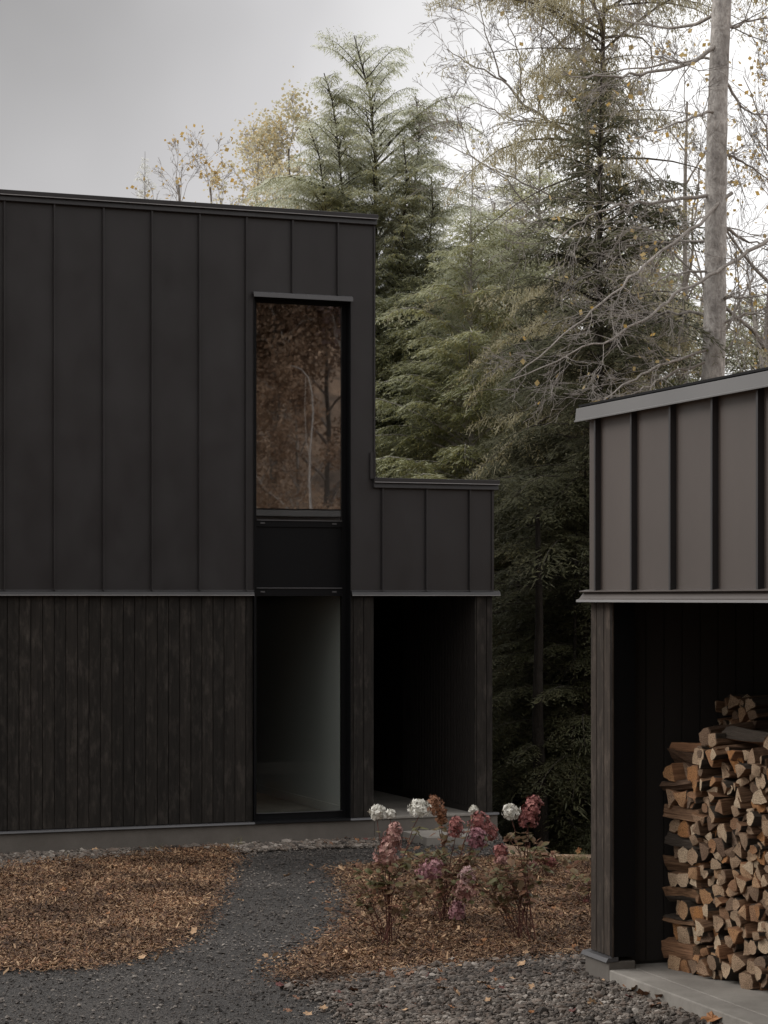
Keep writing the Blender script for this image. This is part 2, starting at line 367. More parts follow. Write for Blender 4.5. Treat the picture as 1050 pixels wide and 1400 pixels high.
def chips(name,n,poly,length,m,seed,z0=.014,edge=.05,th=.03):
    rng=np.random.default_rng(seed); P=np.array(poly)
    x0,y0=P.min(0)-edge*2; x1,y1=P.max(0)+edge*2
    X=rng.uniform(x0,x1,n*3); Y=rng.uniform(y0,y1,n*3)
    k=inside(poly,X+rng.normal(0,edge,n*3),Y+rng.normal(0,edge,n*3))&(np.abs(X/Y)<.19)
    X=X[k][:n]; Y=Y[k][:n]; n=len(X)
    L=length*rng.lognormal(0,.45,n); W=np.minimum(L*.5,.0065*rng.lognormal(0,.45,n))
    a=rng.uniform(0,2*PI,n); tl=rng.normal(0,.30,n); ro=rng.normal(0,.6,n)
    d=np.stack([np.cos(a)*np.cos(tl),np.sin(a)*np.cos(tl),np.sin(tl)],-1)
    w=np.stack([-np.sin(a)*np.cos(ro),np.cos(a)*np.cos(ro),np.sin(ro)],-1)
    mound=.008*np.sin(X*3.1+1.3)*np.sin(Y*2.3)+.006
    C=np.stack([X,Y,z0+L*np.abs(np.sin(tl))*.5+rng.uniform(0,th,n)+mound],-1)
    q=rng.uniform(.5,1,(n,1))
    V=np.stack([C-d*L[:,None]/2-w*W[:,None]/2,C-d*L[:,None]/2*q+w*W[:,None]/2,C+d*L[:,None]/2+w*W[:,None]/2*q,C+d*L[:,None]/2*q-w*W[:,None]/2],1)
    F=np.arange(n*4).reshape(n,4)
    return np_mesh(name,V.reshape(-1,3),F,m,rnd=rng.uniform(0,1,n))
stripF=[gnd(*p) for p in [(-90,1178),(0,1172),(200,1160),(330,1151),(520,1150),(520,1160),(430,1162),(330,1168),(240,1174),(120,1184),(0,1194),(-90,1200)]]
rightG=[(1.0,21.4),(1.0,24.3),(1.75,22.6),(2.6,22.5),(2.6,22.1),(1.6,21.9)]
tag(stones('gravel',60000,path_poly,.017,M_CHIPSTONE,1,sub=0,z0=.006),'fine dark grey crushed gravel covering the winding path','gravel',kind='stuff')
tag(stones('pebbles',42000,pebA,.026,M_STONES,2,sub=1,z0=.012,edge=.09,layers=2),'grey rounded pebbles spread in front of the woodshed and flower bed','pebbles',kind='stuff')
tag(stones('pebbles',15000,stripF,.034,M_STONES,3,sub=1,z0=.008,edge=.05,layers=2),'strip of brown and grey drainage stones along the house foundation','pebbles',kind='stuff')
tag(chips('wood_chips',300000,bedL,.024,M_CHIPS,4,edge=.15),'tan shredded wood mulch spread over the left planting bed','mulch',kind='stuff')
tag(chips('wood_chips',280000,bedR,.024,M_CHIPS,5,edge=.15),'orange tan shredded wood mulch under the hydrangea shrubs','mulch',kind='stuff')

# ------------------------------------------------------------------ house
AH=R(21.1)
house=empty('house',(-.104,23.95,0),AH,'dark two storey house with black metal panels above stained boards and a tall narrow window','house')
U0=-5.24   # left end of the front, outside the frame
D=6.0     # depth of the main volume
T=.14
m=MB()
m.box(U0,-1.38,0,T,2.735,6.74); m.box(-1.38,-.28,0,T,5.885,6.74); m.box(-.28,0,0,T,2.735,6.74)
m.box(0,1.4135,0,T,2.735,3.90)                     # low wing, same plane
m.box(-T,0,T,D,3.0,6.74); m.box(U0,U0+T,T,D,.26,6.74); m.box(U0,0,D,D+T,.26,6.74)
m.box(1.4135-T,1.4135,T,4.2,2.735,3.90); m.box(0,1.4135,4.2,4.2+T,.26,3.90)
for k in range(-14,5):                             # standing seams
    u=-.428+.519*k
    top=6.72 if u<0 else 3.89
    z0=2.735
    if -1.40<u<-.27: z0=5.93
    if U0<u<1.41:
        m.box(u-.008,u+.008,-.028,0,z0,top); m.box(u-.015,u-.008,-.012,0,z0,top)
m.box(1.395,1.4205,-.012,.02,2.735,3.90); m.box(-.012,.0065,-.012,.02,3.96,6.74)
for k in range(1,8): m.box(1.4135,1.44,.0+k*.519,.016+k*.519,2.735,3.89)
m.build('metal_cladding',M_METAL,house)
# roof and caps
m=MB()
def cap(m,u0,u1,ztop,v0=-.05):
    m.prism([(v0,ztop-.045),(v0-.012,ztop-.05),(v0-.012,ztop),(T+.1,ztop+.004),(T+.1,ztop-.05)],'x',u0,u1)
    m.prism([(v0+.018,ztop-.112),(v0+.010,ztop-.108),(v0+.018,ztop-.047),(T,ztop-.05),(T,ztop-.108)],'x',u0+.004,u1-.004)
cap(m,U0,.022,6.83)
o=m.build('parapet_cap',M_METAL,house,.003)
for a,b,z in ((U0,.020,6.83),(-.020,1.468,3.965)):
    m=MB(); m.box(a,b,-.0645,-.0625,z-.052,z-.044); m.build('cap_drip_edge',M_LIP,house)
m=MB(); cap(m,-.022,1.47,3.965); m.build('parapet_cap',M_METAL,house,.003)
m=MB(); m.box(U0,0,T,D,6.60,6.72); m.box(0,1.4135-T,T,4.2,3.76,3.88); m.build('roof',M_BLACK,house)
# wall end flashing and clay pipe above the low wing
m=MB(); m.box(-.055,-.012,-.022,-.001,3.95,4.24); m.box(-.012,.004,-.03,-.013,3.95,4.24); m.build('end_flashing',M_METAL,house)
m=MB(); m.box(.006,.05,.18,.26,3.97,4.10); m.build('clay_block',M_RUST,house,.006)
# band flashing between storeys
m=MB()
def band(u0,u1):
    m.prism([(-.004,2.735),(-.030,2.716),(-.040,2.690),(-.040,2.681),(-.028,2.681),(.10,2.70),(.10,2.735)],'x',u0,u1)
band(U0,-1.385); band(-.272,1.49)
m.build('band_flashing',M_METAL,house,.001)
for a,b in ((U0,-1.386),(-.271,1.488)):
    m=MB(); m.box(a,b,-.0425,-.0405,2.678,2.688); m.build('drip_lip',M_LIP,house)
m=MB(); m.box(U0,-1.385,-.034,-.031,2.735,2.739) ; m.box(-.272,1.42,-.03,-.027,2.735,2.739)
m.build('drip_edge',M_FLASH,house)
# boards
m=MB(); P=.122
def planks(u0,u1,v=.014,z0=.268,z1=2.70):
    k=math.floor(u0/P)
    while k*P<u1:
        a=max(u0,k*P+.0025); b=min(u1,(k+1)*P-.0025)
        if b-a>.01:
            dv=.0015*math.sin(k*12.9898)
            m.prism([(a,v+.022),(a,v+.004+dv),(a+.004,v+dv),(b-.004,v+dv),(b,v+.004+dv),(b,v+.022)],'z',z0,z1)
        k+=1
planks(U0,-1.385); planks(-.272,-.004); planks(1.20,1.412)
m.build('wood_cladding',M_WOOD,house)
m=MB()
m.box(U0,-1.38,.037,T,.262,2.73); m.box(-.28,0,.037,T,.262,2.73); m.box(1.20,1.4135,.037,T,.262,2.73)
m.box(1.36,1.4135,T,4.2,.262,2.73)
m.build('wall',M_WOODIN,house)
# porch lining
m=MB()
m.box(1.235,1.36,T,4.2,.262,2.70)
for i in range(24): 
    v=T+.02+i*.088; m.box(1.205,1.235,v,v+.055,.33,2.70)
m.box(1.198,1.235,T,4.2,.262,.325)
m.box(-T+.01,0,T,3.2,.262,2.70)
for i in range(34):
    v=T+.02+i*.09; m.box(0,.014,v,v+.08,.27,2.70)
m.box(.0,1.235,4.05,4.2,.262,2.70); m.box(0,1.235,T,4.05,2.701,2.74)
m.build('porch_lining',M_WOODIN,house)
# foundation, porch floor
m=MB()
m.box(U0,-.002,.0,T+.1,-.9,.235); m.box(0,1.47,.0,.12,-.9,.235); m.box(1.30,1.47,.12,4.2,-.9,.235)
m.build('foundation',M_FOUND,house,.006)
m=MB(); m.box(.002,1.235,-.012,4.05,.236,.2605); m.build('porch_floor',M_CONC,house,.003)
m=MB()
m.prism([(.01,.262),(-.022,.256),(-.030,.238),(-.026,.238),(.01,.25)],'x',U0,-.006)
m.prism([(.01,.266),(-.022,.262),(-.030,.240),(-.026,.240),(.01,.25)],'x',1.22,1.478)
m.build('base_flashing',M_FLASH,house)
# inside of the house behind the glass
m=MB(); m.box(-5.0,-.251,.30,4.6,.18,.262); m.build('interior_floor',M_CONC,house)
m=MB(); m.box(-.25,-.15,.24,4.6,.15,2.70); m.build('interior_wall',M_PAINT,house)
m=MB(); m.box(-.25,-.15,.24,4.6,2.81,6.5); m.build('interior_wall',M_PAINT,house)
m=MB(); m.box(-.265,-.251,.24,4.5,.264,.36); m.build('skirting_board',M_PAINT,house)
m=MB(); m.box(-5.1,-5.0,.16,4.7,.2,2.70); m.box(-5.0,-.15,4.6,4.7,.2,2.70); m.box(-5.0,-.15,.16,4.6,2.705,2.80)
m.box(-5.0,-1.45,.15,.20,.2,2.70)
m.box(-5.1,-5.0,.16,4.7,2.81,6.5); m.box(-5.0,-.15,4.6,4.7,2.81,6.5); m.box(-5,-1.45,.15,.20,2.81,6.5)
m.build('interior_shell',M_DARK,house)
# window
VW=.10
m=MB()
m.box(-1.38,-1.372,-.018,VW+.06,.262,5.885); m.box(-.288,-.28,-.018,VW+.06,.262,5.885)     # jamb linings
m.box(-1.372,-1.318,VW,VW+.06,.262,5.885); m.box(-.342,-.288,VW,VW+.06,.262,5.885)
m.box(-1.318,-.342,VW,VW+.06,5.83,5.885); m.box(-1.318,-.342,VW,VW+.06,3.42,3.498)
m.box(-1.318,-.342,VW,VW+.06,2.674,2.768); m.box(-1.318,-.342,VW,VW+.06,.262,.334)
m.box(-1.372,-.288,-.0,VW,5.865,5.885)
win=m.build('window',M_BLACK,house,.002)
m=MB(); m.box(-1.318,-.342,VW+.02,VW+.035,3.498,5.83); m.build('glass_pane',M_GLASS_UP,win)
m=MB(); m.box(-1.318,-.342,VW+.02,VW+.035,.334,2.674); m.build('glass_pane',M_GLASS_LO,win)
m=MB(); m.box(-1.318,-.342,VW+.012,VW+.05,2.768,3.42); m.build('spandrel_panel',M_BLACK,win)
m=MB(); m.prism([(.0,5.932),(-.045,5.918),(-.052,5.870),(-.044,5.870),(-.04,5.895),(.0,5.90)],'x',-1.395,-.265); m.build('head_flashing',M_FLASH,win,.001)
for z in (3.498,2.768):
    m=MB(); m.box(-1.318,-.342,VW-.008,VW+.0,z-.012,z-.002); m.build('glazing_trim',M_FLASH,win)
m=MB(); m.box(-1.318,-.342,VW-.012,VW,.334,.342); m.build('glazing_trim',M_FLASH,win)
for z in (3.46,2.72):
    for u in (-1.25,-.43):
        m=MB(); m.box(u-.025,u+.025,VW-.006,VW,z-.008,z+.008); m.build('vent_clip',M_FLASH,win)
m=MB(); m.prism([(VW+.0,.265),(-.03,.262),(-.034,.24),(-.028,.24),(VW,.255)],'x',-1.372,-.288); m.build('sill',M_BLACK,win)
# step
st=empty('concrete_step',(-.104,23.95,0),AH,'low concrete step below the porch floor of the dark house','step')
m=MB(); m.box(.32,1.10,-.72,-.02,-.02,.10); m.build('tread',M_CONC,st,.008)

# ------------------------------------------------------------------ woodshed
SD=(.329,-.944); AS=math.atan2(SD[1],SD[0])
PS=(1.433,15.3)
shed=empty('woodshed',(PS[0],PS[1],0),AS,'dark metal clad woodshed with an open front full of split firewood','shed')
SL=4.6; DP=5.5  # unseen depth stretched so the shed darkens the lower glass's reflection
m=MB()
m.box(0,SL,0,.10,2.70,3.93); m.box(-.0,.08,.10,DP,2.70,3.93); m.box(SL-.08,SL,.10,DP,.19,3.93); m.box(0,SL,DP,DP+.08,.19,3.93)
m.build('metal_cladding',M_METAL_LIT,shed)
m=MB()
for k in range(0,8):
    s=.175+.571*k
    m.box(s-.012,s+.012,-.042,.0,2.70,3.90)
m.build('batten',M_METAL,shed)  # darker copy of the metal, shade put into the battens' colour
sb=m
m=MB()
m.prism([(-.085,3.882),(-.075,3.975),(.0,3.985),(.0,3.895)],'x',-.06,SL+.06)
m.prism([(-.092,3.878),(-.092,3.890),(-.083,3.893),(-.083,3.880)],'x',-.06,SL+.06)
m.box(-.06,.0,.0,DP+.1,3.885,3.978)
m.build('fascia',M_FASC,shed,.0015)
m=MB(); m.box(-.05,SL+.05,-.06,DP+.12,3.9855,4.0); m.box(.08,SL-.08,.1,DP,3.90,3.93); m.build('roof',M_BLACK,shed)
m=MB()
m.prism([(-.0,2.71),(-.055,2.70),(-.055,2.694),(-.02,2.69),(-.055,2.648),(-.075,2.640),(-.075,2.628),(.10,2.64),(.10,2.70),(0,2.70)],'x',-.055,SL)
m.build('band_flashing',M_METAL_LIT,shed,.001)
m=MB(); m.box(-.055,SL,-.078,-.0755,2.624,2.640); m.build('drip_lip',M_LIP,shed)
# corner post of three boards
m=MB()
for a,b in ((.003,.092),(.100,.215),(.222,.318)):
    m.prism([(a,.04),(a,.012),(a+.004,.008),(b-.004,.008),(b,.012),(b,.04)],'z',.205,2.64)
m.box(.0,.02,.04,.18,.205,2.64)
m.build('corner_boards',M_WOOD_S,shed)
m=MB(); m.box(.02,.345,.04,.18,.20,2.65); m.box(.345,.355,.0,.18,.20,2.65); m.build('corner_post',M_BLACK,shed)
m=MB(); m.box(.362,.368,.0,.014,.20,2.65); m.build('corner_trim',M_WOOD_S,shed)
m=MB(); m.box(.10,.21,.18,DP,.12,2.65)
for i in range(37):
    v=.19+i*.14; m.box(.21,.222,v,v+.13,.14,2.65)
m.box(.21,SL-.08,DP-.1,DP,.12,2.65)
for i in range(30):
    s=.25+i*.14; m.box(s,s+.13,DP-.112,DP-.1,.14,2.65)
m.box(.08,SL-.08,.11,DP,2.66,2.69)
m.build('inner_lining',M_WOODIN,shed)
m=MB(); m.box(-.03,.36,-.02,.18,-.4,.17); m.box(-.03,.205,.18,DP,-.4,.17); m.build('foundation',M_FOUND,shed,.006)
m=MB(); m.prism([(.05,.202),(-.03,.195),(-.045,.168),(-.038,.168),(.05,.172)],'x',-.05,.365); m.build('base_flashing',M_FLASH,shed,.001)
m=MB(); m.box(.362,SL,-.02,.18,-.4,.118); m.box(.207,SL,.18,DP,-.4,.118); m.build('slab',M_CONC,shed,.008)

# ------------------------------------------------------------------ firewood
def end_mat():
    m,nt,b=mat('log_end',(.4,.3,.2),.85,.2)
    v=coords(nt,(1,1,1)); w=N(nt,'ShaderNodeTexWave',wave_type='RINGS',rings_direction='X'); w.inputs['Scale'].default_value=26; w.inputs['Distortion'].default_value=5; w.inputs['Detail'].default_value=3
    nt.links.new(v,w.inputs['Vector'])
    base=ramp(nt,objrand(nt),[(0,(.17,.11,.075)),(.2,(.42,.30,.20)),(.4,(.60,.48,.34)),(.52,(.30,.18,.11)),(.66,(.40,.19,.07)),(.8,(.48,.34,.22)),(1,(.20,.14,.10))])
    c=mix(nt,base,(.55,.5,.45),ramp(nt,w.outputs['Fac'],[(.2,(0,0,0)),(.9,(.45,.45,.45))]),'MULTIPLY')
    n=noise(nt,v,22,6,.7); c=mix(nt,c,ramp(nt,n,[(.38,(.25,.22,.2)),(.5,(.85,.82,.8)),(.66,(1.25,1.22,1.2))]),1.0,'MULTIPLY')
    nt.links.new(c,b.inputs['Base Color']); bump(nt,b,n,1.0,.012); return m
def side_mat():
    m,nt,b=mat('log_split_side',(.3,.2,.12),.85,.2)
    v=coords(nt,(1.2,14,14)); n=noise(nt,v,2.2,6,.7)
    base=ramp(nt,objrand(nt),[(0,(.11,.07,.047)),(.4,(.20,.12,.07)),(.75,(.27,.14,.075)),(1,(.13,.09,.06))])
    c=mix(nt,base,ramp(nt,n,[(.35,(.25,.2,.17)),(.65,(1.35,1.3,1.25))]),1.0,'MULTIPLY')
    nt.links.new(c,b.inputs['Base Color']); bump(nt,b,n,.9,.01); return m
M_END=end_mat(); M_SIDE=side_mat(); M_LBARK=bark_mat('log_bark',(.045,.033,.025),(.15,.12,.095),(4,18,18))
frng=np.random.default_rng(77)
def log_proto(kind,length=.42):
    """profile in unit box (-.5..+.5), x = length axis; returns mesh with 3 material slots"""
    r=frng
    if kind=='wedge':
        a=[(-.5,-.45),(-.1,-.5),(.45,-.42),(.5,-.2),(.42,.1),(.2,.35),(-.05,.5),(-.3,.1)]; bk=[3,4,5]
    elif kind=='quad':
        a=[(-.5,-.4),(0,-.5),(.46,-.45),(.5,0),(.42,.45),(0,.5),(-.46,.42),(-.5,0)]; bk=[6]
    elif kind=='half':
        a=[(-.5,-.3),(-.2,-.38),(.3,-.4),(.5,-.3),(.42,.1),(.2,.42),(-.15,.5),(-.42,.15)]; bk=[3,4,5,6]
    elif kind=='tri':
        a=[(-.5,-.5),(0,-.46),(.5,-.4),(.4,-.05),(.2,.28),(.02,.5),(-.18,.2),(-.36,-.15)]; bk=[2]
    elif kind=='slab':
        a=[(-.5,-.2),(-.2,-.38),(.2,-.4),(.5,-.2),(.48,.15),(.2,.3),(-.2,.36),(-.48,.2)]; bk=[4,5,6]
    else:
        a=[(.5*math.cos(t)*r.uniform(.88,1.05),.5*math.sin(t)*r.uniform(.88,1.05)) for t in np.arange(8)*2*PI/8]; bk=list(range(8))
    # insert mid points and jitter for a torn outline
    pts=[];bark=[]
    for i in range(8):
        p=np.array(a[i]); q=np.array(a[(i+1)%8])
        pts.append(p+r.normal(0,.03,2)); bark.append(i in bk)
        pts.append((p+q)/2+r.normal(0,.018,2)); bark.append(i in bk)
    pts=np.array(pts); n=len(pts); xs=np.array([-.5,-.485,-.25,0,.25,.485,.5])*length
    V=[];F=[];MI=[]
    tw=r.normal(0,.18); bend=r.normal(0,.04,2); slant=r.normal(0,.10,2)
    for j,x in enumerate(xs):
        t=x/length; s=1+r.normal(0,.03)
        if j in (0,len(xs)-1): s*=.95
        c,s_=math.cos(tw*t),math.sin(tw*t)
        Q=pts*s+r.normal(0,.012,pts.shape)+bend*(4*t*t)
        Q=np.stack([Q[:,0]*c-Q[:,1]*s_,Q[:,0]*s_+Q[:,1]*c],-1)
        xx=np.full(n,x)
        if j<=1: xx=xx+ (Q@slant)*length*.25*(1 if j==0 else .9)
        V+= [(xx[i],Q[i,0],Q[i,1]) for i in range(n)]
    for j in range(len(xs)-1):
        for i in range(n):
            k=(i+1)%n; F.append((j*n+i,j*n+k,(j+1)*n+k,(j+1)*n+i)); MI.append(2 if bark[i] else 1)
    for j,flip in ((0,False),(len(xs)-1,True)):
        cidx=len(V); V.append(tuple(np.mean(V[j*n:(j+1)*n],0)+np.array([ .012 if j==0 else -.012,0,0])*r.uniform(-1,1)))
        for i in range(n):
            k=(i+1)%n; F.append((j*n+k,j*n+i,cidx) if not flip else (j*n+i,j*n+k,cidx)); MI.append(0)
    me=bpy.data.meshes.new('firewood_log'); me.from_pydata(V,[],F); me.update()
    me.polygons.foreach_set('material_index',MI)
    for mm in (M_END,M_SIDE,M_LBARK): me.materials.append(mm)
    return me
KINDS=['wedge','quad','half','tri','slab','half','wedge','quad','tri','wedge','round','tri']
PROTO={k:[log_proto(k) for _ in range(5)] for k in set(KINDS)}
SA=np.array([1.912,15.09]); SB=np.array([2.457,14.04]); sdir=(SB-SA)/np.linalg.norm(SB-SA)
sin_=np.array([-sdir[1],sdir[0]])     # into the shed
sang=math.atan2(sin_[1],sin_[0])      # log axis pointing inward
G_END='split firewood logs stacked with their cut ends out'
def put_log(kind,s,dep,z,w,h,roll=0,yaw=0,pitch=0,across=False,label=None,group=None,lx=1.0):
    me=PROTO[kind][frng.integers(5)]
    o=bpy.data.objects.new('firewood_log',me); COL.objects.link(o)
    p=SA+sdir*s+sin_*dep
    o.location=(p[0],p[1],z)
    ang=sang+(PI/2 if across else 0)+yaw
    o.rotation_mode='XYZ'; o.rotation_euler=(roll,pitch,ang)
    o.scale=(lx,w,h)
    tag(o,label,'firewood',group); return o
zbase=.12
LAB='split firewood log in the main stack, cut end facing out'
def pack(s0,s1,zmax,dep,hgt=None,zb=zbase,labels=(LAB,G_END),wr=(.061,.124),skip=None):
    res=.01; n=int((s1-s0)/res); H=np.full(n,zb); cnt=0
    while cnt<400:
        i0=int(np.argmin(H+frng.uniform(0,.012,n)))
        if H[i0]>zmax(s0+i0*res): break
        cnt+=.01
        w=frng.uniform(*wr); k=KINDS[frng.integers(len(KINDS))]
        h=w*frng.uniform(.68,1.0)
        if k=='slab': h=w*.6
        nw=int(w/res); a=max(0,min(n-nw,i0-nw//3)); b=a+nw
        # snug: settle on the mean of the skyline under the log rather than the top
        z=np.percentile(H[a:b],50)
        if z+h*.7>zmax(s0+i0*res)+.06: H[i0]=9; continue
        roll=frng.choice([0,PI])+frng.normal(0,.28) if k in('wedge','tri','half') else frng.uniform(-.4,.4)
        s=s0+(a+b)/2*res; sw_,sh_=w*1.07,h*1.16
        if frng.random()<.4: roll+=frng.choice([-1,1])*PI/2; sw_,sh_=sh_,sw_
        put_log(k,s,dep+.21+frng.normal(0,.022),z+h*.47,sw_,sh_,roll,frng.normal(0,.17),frng.normal(0,.07),label=labels[0],group=labels[1])
        H[a:b]=z+h*.93; cnt+=1
    return cnt
# end crib (left end): layers run across and along by turns
z=zbase; layer=0; cross_labels={0:'thick dark split log lying sideways at the foot of the stack',}
acr=['weathered split log lying sideways near the bottom left of the stack','long pale board-like split log laid sideways low at the left of the stack','bark covered log laid sideways at the left edge, low in the stack',
     'pale pointed split log jutting sideways at mid height of the stack','long bright split log laid sideways at mid height on the left of the stack','thin grey split log laid sideways high at the left of the stack','brown split log laid sideways near the top left of the stack','reddish split log laid flat along the top of the stack']
CR=.38; ai=0
while z<1.55:
    if layer%2==0:
        hh=frng.uniform(.09,.12); s=0.0
        n0=3
        for i in range(n0):
            w=CR/n0*frng.uniform(.95,1.15); put_log(KINDS[frng.integers(len(KINDS))],.06+CR*(i+.5)/n0,.21+frng.normal(0,.02),z+hh*.5,w*1.05,hh*1.12,frng.choice([0,PI])+frng.normal(0,.2),frng.normal(0,.06),0,label='split firewood log in the left end column of the stack, cut end facing out',group='end column logs with their cut ends out')
        z+=hh*.93
    else:
        hh=frng.uniform(.075,.115)
        put_log(['quad','slab','half','wedge','half','quad','slab','wedge'][ai%8],.19+frng.normal(0,.03),.07+frng.normal(0,.015),z+hh*.5,.15,hh*1.15,frng.normal(0,.2)+(PI if ai%8 in (2,3,7) else 0),frng.normal(0,.05),frng.normal(0,.06),across=True,label=acr[ai%8],lx=.92)
        put_log('half',.19,.30,z+hh*.5,.16,hh*1.1,0,0,0,across=True,label='split log lying sideways inside the left end of the stack, behind the front one',group='hidden sideways logs in the stack end')
        z+=hh*.93; ai+=1
    layer+=1
nlog=pack(.36,1.25,lambda s:1.66+.05*math.sin(s*5),0)
put_log('quad',.26,.12,z+.03,.09,.07,.3,.1,.05,across=True,label='reddish split log laid flat along the top left of the stack',lx=1.2)
put_log('half',.80,.14,1.735,.11,.09,.2,-.12,-.03,across=True,label='dark bark log laid flat across the top of the stack',lx=1.3)
put_log('quad',1.25,.16,1.72,.13,.11,.5,.35,.06,across=False,label='reddish split log slanting out of the stack top at the right',lx=1.3)
# second row behind, standing a little higher
LAB2='split log on top of the darker second row behind the main stack'
pack(-.37,.36,lambda s:1.90,.52,zb=1.42,labels=(LAB2,'logs of the second row behind the main stack'))
put_log('round',-.10,.62,1.93,.12,.11,0,0,0,across=True,label='bark covered log laid sideways on the second row',lx=1.1)
print('logs',sum(1 for o in COL.objects if o.name.startswith('firewood_log')))

exec_trees=True
# ------------------------------------------------------------------ trees
def conifer_data(seed,H,z0,Rm,nprim,lift=(.15,.75),droop=.28,trunk_r=.14,prof=None,dens=1.0,sparse=.0,blade=.075,lean=(0,0),sec_len=.42,ragged=.25,wid=1.0,hang=-.30,bush=.30,wig=.12,nod=0.0):
    rng=np.random.default_rng(seed)
    th=np.linspace(0,1,14); wob=rng.normal(0,.02,(14,2)).cumsum(0)*H*.06
    tp=np.stack([lean[0]*th*H+wob[:,0]-nod*np.clip(th-.9,0,1)*10*th,lean[1]*th*H+wob[:,1],th*H],-1)
    def tr(h): 
        t=h/H; return np.array([np.interp(t,th,tp[:,0]),np.interp(t,th,tp[:,1]),h])
    trunk=Tubes(9); trunk.add(tp,trunk_r*(1-th)**.85+.008)
    lim=Tubes(4); VS=[];RS=[]
    if prof is None: prof=lambda u:(1-u)**.75*(.55+.45*min(1,u*5))
    us=(np.arange(nprim)+rng.uniform(0,1,nprim))/nprim; az=np.arange(nprim)*2.399+rng.normal(0,.5,nprim)
    for u,a0 in zip(us,az):
        h=z0+(H-z0)*u*.985; L=Rm*prof(u)*rng.uniform(1-ragged*1.6,1+ragged)+.12
        if rng.random()<.04: L*=1.3
        e=lift[0]+(lift[1]-lift[0])*u+rng.normal(0,.10 if wig<.5 else .45); p0=tr(h); A=np.array([math.cos(a0),math.sin(a0)]); B=np.array([-A[1],A[0]])
        L=max(L,.2); sw=rng.normal(0,wig)*L*.6
        dr=droop*rng.uniform(.7,1.3)
        def Pt(s):
            r=s*L*math.cos(e*.6); lat=sw*s**2
            return np.stack([p0[0]+A[0]*r+B[0]*lat,p0[1]+A[1]*r+B[1]*lat,p0[2]+s*L*math.sin(e)-dr*L*s**3.0],-1)
        ss=np.linspace(0,1,7); rr=min(.022,.004+.008*L)
        lim.add(Pt(ss),rr*(1-ss*.9),4)
        if rng.random()<sparse: continue
        ns=max(4,int(L*12*dens)); sj=np.repeat(np.linspace(.10+.1*rng.random(),1,ns),2); sj=np.clip(sj+rng.normal(0,.02,sj.size),.02,1)
        side=np.tile([1,-1],ns)
        base=Pt(sj)
        l2=(sec_len*L*(1.02-sj)**.75*np.minimum(1,sj*3.5)+.10)*rng.uniform(.6,1.2,sj.size)
        phi=rng.normal(.85,.16,sj.size)*side
        dx=A[0]*np.cos(phi)-A[1]*np.sin(phi); dy=A[1]*np.cos(phi)+A[0]*np.sin(phi)
        slope=math.tan(e)*.5-dr*2.0*sj**1.2+rng.normal(0,.12,sj.size)
        step=.052/dens; K=int(l2.max()/step)+1
        r2=(np.arange(K)+.5)*step
        mask=(r2[None]<l2[:,None])
        q=np.stack([base[:,0:1]+dx[:,None]*r2,base[:,1:2]+dy[:,None]*r2,base[:,2:3]+slope[:,None]*r2-.35*r2**2/np.maximum(l2,.2)[:,None]],-1)
        for sd in (1,-1):
            psi=rng.normal(.75,.22,mask.shape)*sd
            bx=dx[:,None]*np.cos(psi)-dy[:,None]*np.sin(psi); by=dy[:,None]*np.cos(psi)+dx[:,None]*np.sin(psi)
            bz=rng.normal(hang,bush,mask.shape)
            bl=blade*(1.35-.85*(r2[None]/l2[:,None]))*rng.uniform(.7,1.4,mask.shape)
            W=rng.uniform(.085,.13,mask.shape)*blade*wid
            ti=rng.normal(0,.35,mask.shape)
            C=q[mask]; D_=np.stack([bx,by,bz],-1)[mask]*bl[mask][:,None]; Wd=np.stack([by,-bx,ti],-1)[mask]*W[mask][:,None]
            VS.append(np.stack([C,C+D_*.45+Wd,C+D_,C+D_*.45-Wd],1))
            RS.append(rng.uniform(0,1,len(C)))
        # blades along the leader of the branch
    V=np.concatenate(VS); return trunk,lim,V,np.concatenate(RS)
def merge(a,b,off):
    ta,la,Va,Ra=a; tb_,lb_,Vb,Rb=b; off=np.array(off,float)
    for A_,B2 in ((ta,tb_),(la,lb_)):
        A_.V+=[v+off for v in B2.V]; A_.F+=[f+A_.n for f in B2.F]; A_.n+=B2.n
    return ta,la,np.concatenate([Va,Vb+off]),np.concatenate([Ra,Rb])
def make_tree(name,data,mtrunk,mfol,loc,rz=0,label=None,group=None,cat='tree'):
    trunk,lim,V,RN=data
    root=empty(name,loc,rz,label,cat,group)
    trunk.build('trunk',mtrunk,root); lim.build('branches',mtrunk,root)
    np_mesh('crown',V.reshape(-1,3),np.arange(len(V)*4).reshape(-1,4),mfol,root,rnd=RN)
    print(name,len(V)); return root
def copy_tree_at(root,loc,rz,sc_,label,group,mfol=None):
    c=copy_tree(root); c.location=loc; c.rotation_euler=(0,0,rz); c.scale=(sc_,)*3 if not isinstance(sc_,tuple) else sc_
    c['label']=label
    if group: c['group']=group
    elif 'group' in c: del c['group']
    return c
def tz(px,Y,py_top):   # height above the camera level of a treetop
    return CAMZ-(py_top-818)/FPX*Y

def place_h(px,Y,pytop):
    x=(px-525)/FPX*Y; g=gz(x,Y); return (x,Y,g), tz(px,Y,pytop)-g

